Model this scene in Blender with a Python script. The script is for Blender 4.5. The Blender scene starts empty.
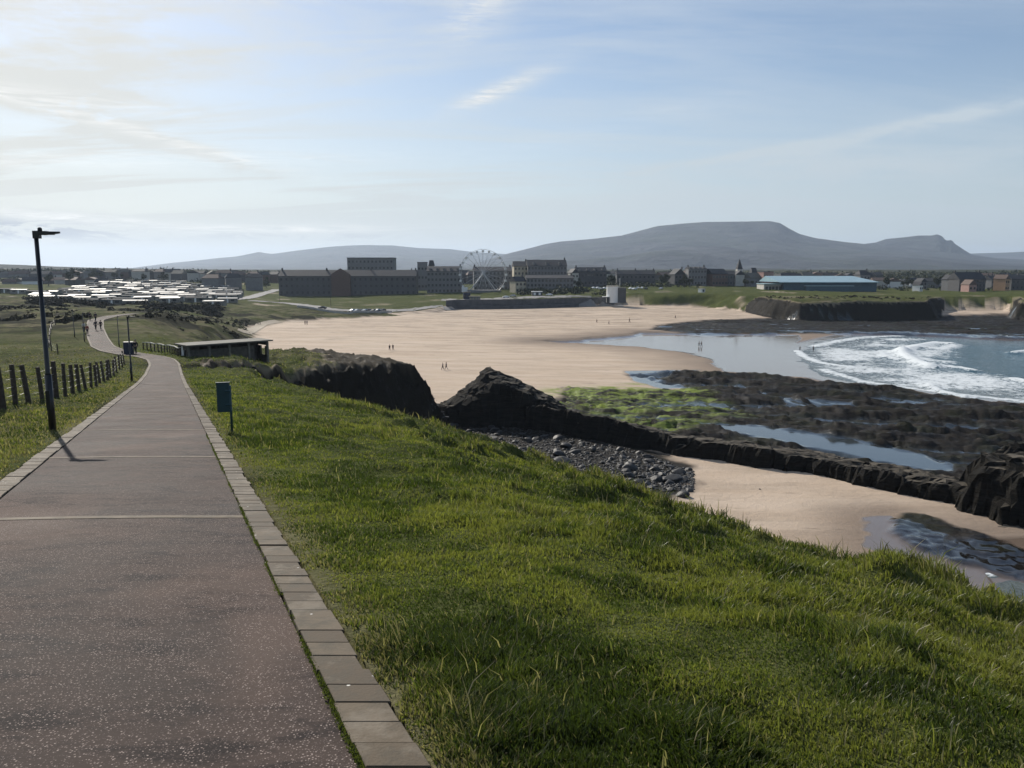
import bpy, bmesh, math, random
import numpy as np
from mathutils import Vector, Matrix
R = math.radians
random.seed(7); rng = np.random.default_rng(7)
scn = bpy.context.scene
COL = scn.collection

# ------------------------------------------------------------------ view geometry
F = 790.0; PITCH = R(8.35); CZ = 26.0
cP, sP = math.cos(PITCH), math.sin(PITCH)
def T(py): return math.tan(math.atan((py - 384.0) / F) + PITCH)
def W(px, py, Y):
    drop = Y * T(py)
    return ((px - 512.0) / F * (Y * cP + drop * sP), Y, CZ - drop)
def G(px, py, z):
    return W(px, py, (CZ - z) / T(py))

# ------------------------------------------------------------------ noise
def _h(ix, iy, s):
    n = (ix.astype(np.int64) * 374761393 + iy.astype(np.int64) * 668265263 + s * 982451653) & 0x7fffffff
    n = ((n ^ (n >> 13)) * 1274126177) & 0x7fffffff
    n = (n ^ (n >> 16)) & 0xffff
    return n / 65535.0
def vnoise(x, y, s=0):
    ix = np.floor(x); iy = np.floor(y); fx = x - ix; fy = y - iy
    fx = fx * fx * fx * (fx * (fx * 6 - 15) + 10); fy = fy * fy * fy * (fy * (fy * 6 - 15) + 10)
    a = _h(ix, iy, s); b = _h(ix + 1, iy, s); c = _h(ix, iy + 1, s); d = _h(ix + 1, iy + 1, s)
    return (a + (b - a) * fx) * (1 - fy) + (c + (d - c) * fx) * fy
def fbm(x, y, o=4, s=0):
    v = 0; a = .5; t = 0
    for k in range(o):
        v = v + a * vnoise(x, y, s + k * 17); t += a; a *= .5
        x, y = x * 1.93 + y * .53 + 7.3, y * 1.93 - x * .53 + 3.1
    return v / t
def sm(a, b, x):
    t = np.clip((x - a) / (b - a), 0, 1); return t * t * (3 - 2 * t)
def lerp(a, b, t): return a + (b - a) * t

# ------------------------------------------------------------------ path plan
_zY = np.array([-400, -60, 0, 46, 51, 64, 76, 88, 98, 110, 122, 140, 176, 400.])
_zz = np.array([0, 5.2, -1.6, -6.8, -7.35, -8.6, -9.45, -10.1, -10.55, -10.8, -10.7, -10.5, -10.5, -10.5])
_zz[1] = 5.18; _zz[0] = 8.
_d = np.arange(-400, 400, .5); _dz = np.interp(_d, _zY, _zz)
_k = np.hanning(21); _k /= _k.sum(); _dz = np.convolve(np.pad(_dz, 10, 'edge'), _k, 'valid')
def zp(Y): return np.interp(Y, _d, _dz)
_xY = np.array([-400, 0, 80, 88, 93, 98, 103, 110, 122, 140, 162, 176, 190, 400])
_xx = np.array([174.2, .63, -34.1, -38.0, -41.4, -46.2, -50.8, -55.8, -62.7, -72.6, -83.9, -87.6, -86.5, -70])
_dx = np.interp(_d, _xY, _xx); _k2 = np.hanning(13); _k2 /= _k2.sum()
_dx = np.convolve(np.pad(_dx, 6, 'edge'), _k2, 'valid')
_dm = np.gradient(_dx, .5); _dl = _dx - 2.43 * np.sqrt(1 + _dm ** 2)
_kw = np.sqrt(1 + _dm ** 2)
def xr(Y): return np.interp(Y, _d, _dx)
def xl(Y): return np.interp(Y, _d, _dl)
def kw(Y): return np.interp(Y, _d, _kw)

# ------------------------------------------------------------------ polygons
def sd(poly, x, y, wv=None):
    """signed distance, positive inside; optionally the value at the nearest edge point"""
    best = np.full(x.shape, 1e30); inside = np.zeros(x.shape, bool)
    wb = np.zeros(x.shape) if wv is not None else None
    n = len(poly)
    for i in range(n):
        ax, ay = poly[i][:2]; bx, by = poly[(i + 1) % n][:2]
        ex, ey = bx - ax, by - ay; L = ex * ex + ey * ey + 1e-12
        t = np.clip(((x - ax) * ex + (y - ay) * ey) / L, 0, 1)
        dd = (x - ax - t * ex) ** 2 + (y - ay - t * ey) ** 2
        if wv is not None:
            m = dd < best; wb[m] = (wv[i] + (wv[(i + 1) % n] - wv[i]) * t)[m]
        best = np.minimum(best, dd)
        if ay != by:
            c = ((ay > y) != (by > y)) & (x < ex * (y - ay) / ey + ax)
            inside ^= c
    d = np.sqrt(best) * np.where(inside, 1, -1)
    return (d, wb) if wv is not None else d

LAND = [(120, -60, 25), (60, -10, 25), (38, 12, 25), (28, 35, 25), (18, 57, 24), (8, 69, 24), (-1, 75, 22), (-8, 77.5, 19),
        (-15, 79, 16), (-22, 82, 10), (-19.5, 91, 7), (-14.5, 100, 9), (-9.5, 108, 10), (-8, 115, 9), (-11, 119, 5), (-22, 123, 8),
        (-36, 128, 10), (-48, 155, 15), (-62, 200, 15), (-78, 248, 15), (-98, 310, 15)]
for px, py, w in [(300, 322, 15), (360, 318.5, 12), (400, 316, 12), (440, 312.5, 8), (455, 309, 3), (520, 308.5, 1.5),
                  (600, 306, 1.5), (622, 304.5, 2), (650, 305.8, 12.5), (700, 307, 12.5), (740, 309.5, 12.5), (765, 314, 6),
                  (800, 316, 5), (870, 316.5, 5), (940, 315.5, 5), (944, 309.5, 8), (1008, 309, 8), (1016, 315, 5), (1100, 318, 5)]:
    x_, y_, _z = G(px, py, 3); LAND.append((x_, y_, w))
LAND += [(700, 430, 5), (3000, 600, 5), (20000, 20000, 5), (-20000, 20000, 5), (-20000, -20000, 25), (120, -20000, 25)]
LW = [p[2] for p in LAND]
def PX(l, z=.5): return [G(a, b, z)[:2] for a, b in l]
SEA1 = PX([(1300, 425), (1024, 402), (920, 389), (850, 382), (822, 376), (805, 365), (798, 352), (815, 344), (850, 336),
           (900, 334.5), (960, 337), (1024, 340), (1300, 352)], 0)
SEA1 = SEA1[:-1] + [SEA1[-1], (900, 300), (900, 60), (200, 60), ]
SEA2 = PX([(1100, 612), (1000, 590), (988, 575), (992, 556), (1024, 553), (1100, 548)], .3)
WET = PX([(540, 343), (610, 338), (640, 333), (800, 334), (806, 352), (824, 376), (770, 375), (722, 371), (712, 362), (690, 354), (640, 347)])
WET2 = PX([(868, 512), (890, 508), (945, 528), (955, 556), (900, 556), (870, 540)], 1.)
WET3 = PX([(624, 371), (700, 369), (655, 378), (690, 388), (660, 389), (634, 381)], .8)
REEF = PX([(628, 374), (660, 371), (720, 371), (780, 375), (850, 382), (920, 389), (1024, 402), (1300, 425), (1300, 560), (1024, 497),
           (950, 484), (860, 472), (760, 456), (690, 442), (600, 424), (545, 414), (560, 388), (612, 388), (650, 388), (690, 389), (655, 380)], 1.)
REEF2 = PX([(648, 330), (700, 334), (800, 333), (880, 333.5), (960, 336), (1024, 339), (1300, 350), (1300, 322), (1024, 316),
            (940, 317), (870, 318), (790, 318), (700, 321), (655, 326)], .8)
POOL = PX([(690, 421), (760, 424), (850, 437), (930, 454), (950, 462), (952, 472), (900, 464), (800, 444), (740, 432)], .9)
POOL2 = PX([(800, 398), (850, 402), (860, 405), (820, 404)], .9)
POOL3 = PX([(762, 392), (800, 400), (820, 408), (790, 402)], .9)
ALG = PX([(540, 389), (600, 386), (650, 381), (700, 392), (735, 404), (740, 416), (700, 424), (680, 432), (600, 420), (548, 408)], .9)
SEAW = PX([(896, 506), (925, 508), (990, 528), (1040, 545), (1040, 580), (985, 560), (930, 548), (890, 524)], 1.)   # weedy flat rock on the cove sand
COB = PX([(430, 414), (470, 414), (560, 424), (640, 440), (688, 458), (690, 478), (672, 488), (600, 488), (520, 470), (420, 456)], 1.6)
LEDF = [G(a, b, 1.3)[:2] for a, b in [(520, 427), (560, 433), (640, 445), (700, 453), (760, 461), (830, 470), (880, 481), (950, 493), (1024, 508), (1130, 532)]]
LEDGE = LEDF + [(x_ + 3.0, y_ + 11.0) for x_, y_ in LEDF[::-1]]
_unused = [G(a, b, 1.5)[:2] for a, b in [(520, 427), (560, 432), (640, 443), (700, 450), (760, 458), (830, 466), (880, 478), (950, 490),
         (1024, 505), (1130, 530), (1150, 500), (1040, 478), (950, 466), (880, 452), (800, 438), (720, 425), (640, 413), (580, 404), (520, 402)]]

# ------------------------------------------------------------------ upland heights
def near_up(x, Y):
    s = x - xr(Y)
    sp_ = np.clip(s, 0, 17)
    g = (.0131 + .0052 * sm(36, 12, Y)) * sp_ ** 2 + np.maximum(s - 17, 0) * .435
    return CZ + zp(Y) - g
FAR = [(-200, 370, 80), (0, 370, 80), (0, 340, 120), (0, 320, 170), (0, 310, 220), (60, 345, 115), (-200, 320, 170),
       (178, 360.5, 94), (190, 362, 92), (270, 363, 99), (225, 361.5, 97), (240, 353, 112),
       (300, 356, 104), (350, 360, 108), (395, 363, 112), (300, 372, 92), (350, 373, 97), (285, 352, 112),
       (90, 314, 185), (240, 335, 190), (200, 330, 210), (260, 322, 300), (170, 338, 150), (150, 325, 190), (130, 316, 230),
       (230, 316, 330), (170, 312, 300), (90, 304, 366), (220, 304, 380), (150, 284, 700), (60, 283, 700), (0, 290, 500), (-200, 290, 500),
       (0, 300, 330), (50, 310, 250), (300, 310, 380), (300, 300, 500), (300, 296, 547), (400, 300, 480), (400, 312, 400), (560, 298, 475), (480, 300, 478),
       (560, 292, 520), (620, 299, 470), (660, 298, 440), (660, 292, 520), (700, 290, 560), (770, 300, 405), (850, 299, 405),
       (900, 298, 430), (1000, 298, 440), (1040, 300, 405), (1200, 300, 420), (850, 292, 560), (1000, 290.5, 600), (1200, 290, 600),
       (560, 284, 700), (700, 283, 700), (850, 284, 800), (300, 283, 800), (1024, 283, 800), (1200, 283, 800), (450, 284, 750)]
cp = []
for px, py, Y in FAR:
    cp.append(W(px, py, Y))
for Y in (62, 70, 80):
    for s in (-60, -30, -12, -3, 0, 4, 9, 14, 20, 30):
        x_ = float(xr(Y)) + s; cp.append((x_, Y, float(near_up(np.array([x_]), np.array([float(Y)]))[0])))
for Y in (90, 98, 106, 122, 140, 162, 180):
    for s in (-12, -3, 2):
        cp.append((float(xr(Y)) + s, Y, CZ + float(zp(Y))))
for px in range(-300, 1400, 150):
    cp.append(W(px, 274.5 if px > 150 else 271, 1200)); 
    x_, Y_, z_ = W(px, 268, 2400); cp.append((x_, Y_, 21))
    x_, Y_, z_ = W(px, 268, 5000); cp.append((x_, Y_, 16))
cp = np.array(cp)
def uv(x, y):
    r = np.hypot(x, y); az = np.clip(np.arctan2(x, np.maximum(y, 1e-3)), -.9, .9)
    return az * 2.2, np.log(np.clip(r, 50, 9000))
_cu, _cv = uv(cp[:, 0], cp[:, 1])
_n = len(cp)
def ker(d2): return .5 * d2 * np.log(d2 + 1e-9)
_A = np.zeros((_n + 3, _n + 3)); _A[:_n, :_n] = ker((_cu[:, None] - _cu) ** 2 + (_cv[:, None] - _cv) ** 2) + np.eye(_n) * 2e-4
_A[:_n, _n] = 1; _A[:_n, _n + 1] = _cu; _A[:_n, _n + 2] = _cv; _A[_n:, :_n] = _A[:_n, _n:].T
# blend in relative drop / distance, which keeps the far field tame
_rr = np.hypot(cp[:, 0], cp[:, 1]); _val = (cp[:, 2] - CZ) / _rr
_wt = np.linalg.solve(_A, np.concatenate([_val, [0, 0, 0]]))
def far_up(x, y):
    out = np.empty(x.shape); xf = x.ravel(); yf = y.ravel(); o = out.ravel()
    for i in range(0, xf.size, 20000):
        u, v = uv(xf[i:i + 20000], yf[i:i + 20000])
        K = ker((u[:, None] - _cu) ** 2 + (v[:, None] - _cv) ** 2)
        o[i:i + 20000] = (K @ _wt[:_n] + _wt[_n] + _wt[_n + 1] * u + _wt[_n + 2] * v) * np.clip(np.hypot(xf[i:i + 20000], yf[i:i + 20000]), 50, 9000)
    return o.reshape(x.shape) + CZ

def sect(x, y, l):
    return sd(l, x, y)
def terrain(x, y, masks=False):
    x = np.asarray(x, float); y = np.asarray(y, float); shp = x.shape; x = x.ravel(); y = y.ravel()
    n = x.size
    z = np.zeros(n)
    b = sm(62, 80, y)
    U = np.zeros(n); m = b < 1; U[m] = near_up(x[m], y[m]); m2 = b > 0
    Uf = U.copy(); Uf[m2] = far_up(x[m2], y[m2]); U = np.where(m, lerp(U, Uf, b), Uf)
    d, w = sd(LAND, x, y, LW)
    jag = np.where(y > 380, (fbm(x * .04, y * .04, 4, 3) - .5) * 3.0, fbm(x * .22, y * .22, 4, 3) - .5)
    d2 = d + jag * np.where(w < 12, np.where(w < 4, .3, 3.2), 4)
    t = np.clip(d2 / w, 0, 1)
    S = np.where((w < 12) & ~((y > 380) & (x > 62) & (x < .295 * y)), 1 - (1 - t) ** 1.7, sm(0, 1, t))
    # relief of grassy ground
    sr = x - xr(y); sl = xl(y) - x
    off = np.where(y < 200, np.maximum(sr, sl), 50)
    rough = sm(.3, 3.0, off)
    r = np.hypot(x, y)
    rel = (fbm(x * .9, y * .9, 3, 11) - .5) * .30 + (fbm(x * .28, y * .28, 3, 12) - .5) * .45 * sm(2, 9, off)
    rel += (fbm(x * 2.6, y * 2.6, 2, 13) - .5) * .07
    tus = sm(.54, .74, fbm(x * .8, y * .8, 3, 15)) * .26 * sm(2.5, 8, sr)
    far_rel = (fbm(x * .06, y * .06, 4, 14) - .5) * 2.4 * sm(120, 200, y) * np.where(y < 360, 1, sm(460, 360, y)) * sm(3, 10, off)
    dune = sm(.5, .75, fbm(x * .035, y * .035, 3, 19)) * 2.2 * sm(130, 170, y) * sm(360, 300, y) * sm(6, 20, off) * sm(-120, -60, x)
    pz = sm(16, 4, np.where((y > 40) & (y < 188), np.maximum(sr, sl), 99)) * sm(55, 75, y)
    U = lerp(U, CZ + zp(y) - .05, pz)
    U = U + (rel + tus) * rough + far_rel + dune
    bluff = np.exp(-(((x + 30) / 9) ** 2 + ((y - 82) / 9) ** 2))
    U = U + (fbm(x * .35, y * .35, 3, 21) - .5) * 1.6 * bluff
    onpath = (y < 186) & (sr < .24 * kw(y) + .02) & (sl < .24 * kw(y) + .02)
    U = np.where(onpath, U - .10, U)
    # lower ground
    L = np.zeros(n); low = d < w
    mk = {k: np.zeros(n) for k in ('grass', 'rock', 'wet', 'alg', 'pool', 'damp')}; mk['cliff'] = 0
    mk['grass'][:] = 1
    if low.any():
        X, Y = x[low], y[low]
        wob = (fbm(X * .09, Y * .09, 4, 5) - .5) * 9 ; wob2 = (fbm(X * .35, Y * .35, 3, 6) - .5) * 3
        s1 = sd(SEA1, X, Y); s2 = sd(SEA2, X, Y); s = np.maximum(s1 + wob * .3, s2 + wob2 * .5)
        base = np.where(s > 0, -np.minimum(.03 * s, 2), .06 + np.minimum(.016 * -s, 3.))
        k = .35 + .65 * sm(200, 120, Y)
        rf = np.maximum(sd(REEF, X, Y), sd(REEF2, X, Y)) + wob * .5 + wob2 * .5
        rfm = sm(-1, 2.5, rf)
        # strata: benches running across the shore, tilted
        q = X * .30 + Y * .95
        st = fbm(X * .05, q * .32, 4, 31); st2 = fbm(X * .3, q * .9, 3, 32)
        bench = np.floor(st * 11) / 11 * .55 + st * .45
        rk = (bench - .42) * 3.0 + (st2 - .5) * 1.1 + (fbm(X * .5, q * 1.5, 3, 33) - .5) * 1.0
        zr = .55 + np.maximum(rk, -.5) * 1.0
        zr = np.where(Y > 290, .35 + zr * .6, zr)
        Lz = lerp(base + (fbm(X * .07, Y * .07, 3, 41) - .5) * .12, np.maximum(zr, .05), rfm)
        wm = sm(-2, 3, sd(WET, X, Y) + wob * .7)
        Lz = lerp(Lz, np.minimum(Lz, .12), wm * (1 - rfm * .6))
        wm2 = sm(-1.2, 1.2, sd(WET2, X, Y) + wob2); wm3 = sm(-1, 1, sd(WET3, X, Y) + wob2 * .5)
        pl = sm(-.7, .7, np.maximum(sd(POOL, X, Y), np.maximum(sd(POOL2, X, Y), sd(POOL3, X, Y))) + wob2 * .45)
        Lz = lerp(Lz, .62, pl)
        sw = sm(-.6, .8, sd(SEAW, X, Y) + wob2 * .7)
        Lz = Lz + sw * (.15 + .5 * (fbm(X * .9, q * 1.8, 3, 51) - .4))
        al = sm(-3, 3, sd(ALG, X, Y) + wob * .8)
        L[low] = Lz
        lowpool = rfm * sm(.42, .30, st + (st2 - .5) * .25)   # water left between the benches
        land_t = np.clip(d[low] / w[low], 0, 1)
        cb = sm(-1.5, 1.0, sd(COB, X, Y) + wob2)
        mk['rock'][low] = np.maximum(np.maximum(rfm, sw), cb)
        mk['pool'][low] = np.maximum(pl, np.maximum(wm3, lowpool * .8))
        mk['wet'][low] = np.maximum.reduce([wm, wm2, sm(14, 0, -s1) * .9, sm(9, 0, -s2)])
        mk['damp'][low] = np.maximum.reduce([sm(45, 5, -s1), sm(22, 4, -s2), sm(-9, 0, sd(WET2, X, Y)), sm(-28, 2, sd(WET, X, Y) + wob)])
        mk['alg'][low] = al * sm(.34, .6, fbm(X * .10, q * .6, 3, 61)) 
    z = lerp(L, U, S)
    gt = np.where(w < 12, sm(.80, .97, t + jag * .1), np.where(y > 380, sm(.02, .10, t + jag * .05), sm(.12, .45, t + jag * .5)))
    bank = (y > 380) & (x > 62) & ((x < .295 * y) | ((x > .545 * y) & (x < .632 * y)))
    gt = np.where(bank, sm(.05, .3, t + jag * .3), gt)
    gt = np.where(d <= 0, 0, gt)
    bare = sm(.35, .6, sm(-26, -17, x + (y - 100) * .5 + jag * 6) * sm(80, 92, y) * sm(122, 116, y) * sm(2, -3, x) + jag * .5)
    gt = gt * (1 - .92 * bare)
    cliff = np.where((w < 12) & (d > 0), 1 - gt, 0) * np.where(y < 380, 1, np.where(x > 60, 1, 0))
    cc = sm(0, .25, t) * sm(1, .8, t) * (cliff > .01)
    lay = np.floor(z * 1.3 + fbm(x * .2, y * .2, 2, 142) * 3)
    z = z + cc * ((fbm(x * .9, y * .9, 4, 141) - .5) * 2.6 + (_h(lay, lay * 5, 4) - .5) * .7) * np.where(y > 380, .8, 1)
    mk['rock'] = np.maximum(mk['rock'] * (1 - gt), cliff); mk['grass'] = gt; mk['cliff'] = cliff
    for q_ in ('wet', 'pool', 'alg', 'damp'): mk[q_] = mk[q_] * (1 - gt) * (1 - cliff)
    if masks: return z.reshape(shp), mk
    return z.reshape(shp)
def H(x, y): return float(terrain(np.array([float(x)]), np.array([float(y)]))[0])

# ------------------------------------------------------------------ node helpers
class N:
    def __init__(s, name, world=False):
        if world: s.m = bpy.data.worlds.new(name)
        else: s.m = bpy.data.materials.new(name)
        s.m.use_nodes = True; s.t = s.m.node_tree; s.t.nodes.clear()
    def n(s, typ, **kw):
        nd = s.t.nodes.new(typ); ins = kw.pop('i', {})
        for k, v in kw.items(): setattr(nd, k, v)
        for k, v in ins.items():
            if isinstance(v, bpy.types.NodeSocket): s.t.links.new(v, nd.inputs[k])
            else: nd.inputs[k].default_value = v
        return nd
    def math(s, op, a, b=0., c=0., clamp=False):
        nd = s.n('ShaderNodeMath', operation=op, use_clamp=clamp)
        for k, v in enumerate((a, b, c)):
            if isinstance(v, bpy.types.NodeSocket): s.t.links.new(v, nd.inputs[k])
            elif k < len(nd.inputs): nd.inputs[k].default_value = v
        return nd.outputs[0]
    def mix(s, f, a, b, op='MIX'):
        nd = s.n('ShaderNodeMix', data_type='RGBA', blend_type=op)
        for k, v in ((0, f), (6, a), (7, b)):
            if isinstance(v, bpy.types.NodeSocket): s.t.links.new(v, nd.inputs[k])
            else: nd.inputs[k].default_value = v if k == 0 else (*v[:3], 1)
        return nd.outputs[2]
    def fmix(s, f, a, b):
        nd = s.n('ShaderNodeMix', data_type='FLOAT')
        for k, v in ((0, f), (2, a), (3, b)):
            if isinstance(v, bpy.types.NodeSocket): s.t.links.new(v, nd.inputs[k])
            else: nd.inputs[k].default_value = v
        return nd.outputs[0]
    def rng(s, v, a, b, c=0., d=1.):
        nd = s.n('ShaderNodeMapRange', i={0: v, 1: a, 2: b, 3: c, 4: d}); nd.clamp = True
        return nd.outputs[0]
    def noise(s, scale, vec=None, detail=4, rough=.55, dist=0.):
        i = {'Scale': scale, 'Detail': detail, 'Roughness': rough, 'Distortion': dist}
        if vec is not None: i['Vector'] = vec
        return s.n('ShaderNodeTexNoise', i=i).outputs[0]
    def pos(s, sc=(1, 1, 1), rot=(0, 0, 0)):
        tc = s.n('ShaderNodeNewGeometry')
        return s.n('ShaderNodeMapping', i={0: tc.outputs['Position'], 2: rot, 3: sc}).outputs[0]
    def attr(s, name): 
        a = s.n('ShaderNodeAttribute', attribute_name=name); sp = s.n('ShaderNodeSeparateColor', i={0: a.outputs['Color']})
        return sp.outputs
    def bsdf(s, col, rough=.8, spec=.4, nrm=None, metal=0., extra=None):
        p = s.n('ShaderNodeBsdfPrincipled')
        for k, v in (('Base Color', col), ('Roughness', rough), ('Specular IOR Level', spec), ('Metallic', metal), ('Normal', nrm)):
            if v is None: continue
            if isinstance(v, bpy.types.NodeSocket): s.t.links.new(v, p.inputs[k])
            else: p.inputs[k].default_value = (*v[:3], 1) if k == 'Base Color' else v
        for k, v in (extra or {}).items():
            if isinstance(v, bpy.types.NodeSocket): s.t.links.new(v, p.inputs[k])
            else: p.inputs[k].default_value = v
        return p.outputs[0]
    def bump(s, h, st, dist, nrm=None):
        i = {'Strength': st, 'Distance': dist, 'Height': h}
        if nrm is not None: i['Normal'] = nrm
        return s.n('ShaderNodeBump', i=i).outputs[0]
    def out(s, sh, vol=None):
        o = s.n('ShaderNodeOutputMaterial', i={0: sh} if sh is not None else {})
        if vol is not None: s.t.links.new(vol, o.inputs[1])
        return s.m
M = {}
def simple(name, col, rough=.7, spec=.4, var=.25, scale=3., metal=0., bump=0.):
    g = N(name); v = g.pos()
    n1 = g.noise(scale, v, 5)
    c = g.mix(g.rng(n1, .3, .7), tuple(k * (1 - var) for k in col), tuple(min(1, k * (1 + var)) for k in col))
    n2 = g.noise(scale * 7, v, 3)
    c = g.mix(g.rng(n2, .35, .7, 0, .3), c, tuple(k * .6 for k in col))
    nr = g.bump(n2, bump, .02) if bump else None
    M[name] = g.out(g.bsdf(c, rough, spec, nr, metal)); return M[name]

simple('concrete', (.42, .39, .34), .85, .3, .15, 4, bump=.3)
simple('pale_render', (.45, .43, .39), .85, .3, .10, .5)
simple('cream_render', (.45, .40, .30), .85, .3, .10, .5)
simple('grey_render', (.17, .17, .172), .85, .3, .12, .5)
simple('dark_render', (.085, .085, .088), .85, .3, .15, .5)
simple('white_paint', (.78, .78, .76), .5, .4, .05, 2)
simple('brick', (.13, .085, .07), .9, .2, .2, 2)
simple('pink_render', (.36, .23, .20), .85, .3, .1, .5)
simple('orange_render', (.42, .27, .17), .85, .3, .1, .5)
simple('slate', (.045, .047, .052), .75, .2, .25, 2)
simple('brown_tile', (.12, .085, .07), .8, .3, .25, 2)
simple('blue_metal_roof', (.30, .43, .47), .35, .5, .08, .3)
simple('blue_cladding', (.05, .10, .13), .6, .4, .15, 1)
simple('caravan_roof', (.26, .26, .25), .55, .16, .1, .6)
simple('dull_caravan_roof', (.10, .10, .10), .8, .05, .1, .6)
simple('caravan_wall', (.20, .195, .175), .6, .4, .12, .6)
simple('green_caravan_wall', (.09, .10, .09), .6, .4, .12, .6)
simple('black_paint', (.012, .013, .016), .35, .5, .2, 6)
simple('teal_paint', (.010, .045, .055), .45, .5, .15, 8)
simple('navy_paint', (.012, .02, .05), .5, .4, .2, 5)
simple('weathered_wood', (.075, .062, .05), .9, .2, .35, 9, bump=.6)
simple('galvanised_wire', (.25, .25, .25), .5, .5, .2, 5, metal=.6)
simple('shelter_block', (.085, .08, .068), .9, .2, .3, 2.5, bump=.4)
simple('shelter_post', (.17, .165, .14), .9, .2, .2, 3)
simple('shelter_roof', (.13, .125, .105), .85, .3, .2, 1.2)
simple('white_steel', (.48, .49, .50), .4, .5, .05, 2)
simple('cloth_dark', (.018, .020, .028), .9, .2, .2, 8)
simple('cloth_blue', (.03, .045, .09), .9, .2, .2, 8)
simple('cloth_red', (.22, .04, .03), .9, .2, .2, 8)
simple('cloth_white', (.6, .6, .6), .9, .2, .1, 8)
simple('skin', (.42, .26, .19), .6, .4, .05, 8)
simple('hair', (.04, .028, .02), .7, .4, .2, 20)
simple('rubber', (.02, .02, .02), .8, .3, .2, 10)
simple('tarmac_far', (.19, .185, .18), .85, .3, .12, .3)
simple('seawall', (.085, .085, .09), .85, .3, .35, .35)
simple('bark', (.06, .05, .04), .9, .2, .3, 4)
simple('car_silver', (.45, .46, .48), .25, .6, .03, 2, metal=.5)
simple('car_dark', (.02, .025, .035), .2, .6, .03, 2)
simple('car_red', (.30, .02, .02), .2, .6, .03, 2)
simple('car_white', (.75, .75, .75), .25, .6, .03, 2)
simple('wood_pale', (.30, .25, .18), .8, .3, .2, 3)
def glass():
    g = N('glass_dark'); M['glass'] = g.out(g.bsdf((.02, .025, .03), .08, .6))
glass()

def mat_asphalt():
    g = N('asphalt'); v = g.pos()
    big = g.noise(.8, v, 5); patch = g.noise(2.6, g.pos((.7, 1.6, 1)), 5, .72)
    c = g.mix(g.rng(big, .3, .7), (.031, .023, .020), (.074, .055, .047))
    c = g.mix(g.rng(patch, .48, .62, 0, .85), c, (.018, .015, .015))
    c = g.mix(g.rng(g.noise(.5, v, 4, .6), .52, .64, 0, .6), c, (.105, .073, .058))
    vo = g.n('ShaderNodeTexVoronoi', i={'Vector': v, 'Scale': 85.})
    rnd = g.n('ShaderNodeSeparateColor', i={0: vo.outputs['Color']}).outputs
    dens = g.rng(g.noise(1.6, v, 3), .35, .65, .80, .42)
    chip = g.math('MULTIPLY', g.math('LESS_THAN', vo.outputs['Distance'], .34), g.math('GREATER_THAN', rnd[0], dens))
    cc = g.mix(rnd[1], (.13, .095, .085), (.36, .30, .265))
    c = g.mix(chip, c, cc)
    vo2 = g.n('ShaderNodeTexVoronoi', i={'Vector': v, 'Scale': 150.})
    r2 = g.n('ShaderNodeSeparateColor', i={0: vo2.outputs['Color']}).outputs
    chip2 = g.math('MULTIPLY', g.math('LESS_THAN', vo2.outputs['Distance'], .35), g.math('GREATER_THAN', r2[0], .78))
    c = g.mix(chip2, c, (.15, .12, .11))
    h = g.math('ADD', g.math('MULTIPLY', vo.outputs['Distance'], -.5), g.math('MULTIPLY', chip, .6))
    nr = g.bump(h, .5, .004); nr = g.bump(patch, .3, .03, nr)
    M['asphalt'] = g.out(g.bsdf(c, g.rng(big, .3, .7, .78, .9), .10, nr))
mat_asphalt()
def mat_kerb():
    g = N('kerb_stone'); v = g.pos()
    a = g.attr('tone')
    n1 = g.noise(7, v, 6, .65); n2 = g.noise(60, v, 3)
    c = g.mix(a[0], (.068, .050, .032), (.125, .098, .066))
    c = g.mix(g.rng(n1, .44, .62, 0, .75), c, (.065, .056, .040))
    c = g.mix(g.rng(g.noise(2.2, v, 5, .7), .50, .62, 0, .55), c, (.20, .17, .13))
    vo = g.n('ShaderNodeTexVoronoi', i={'Vector': v, 'Scale': 9.})
    sp = g.rng(vo.outputs['Distance'], .10, .06, 0, 1); rr = g.n('ShaderNodeSeparateColor', i={0: vo.outputs['Color']}).outputs
    c = g.mix(g.math('MULTIPLY', sp, g.math('GREATER_THAN', rr[0], .6)), c, (.62, .60, .55))
    M['kerb'] = g.out(g.bsdf(c, .85, .3, g.bump(n2, .5, .006)))
mat_kerb()

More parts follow.
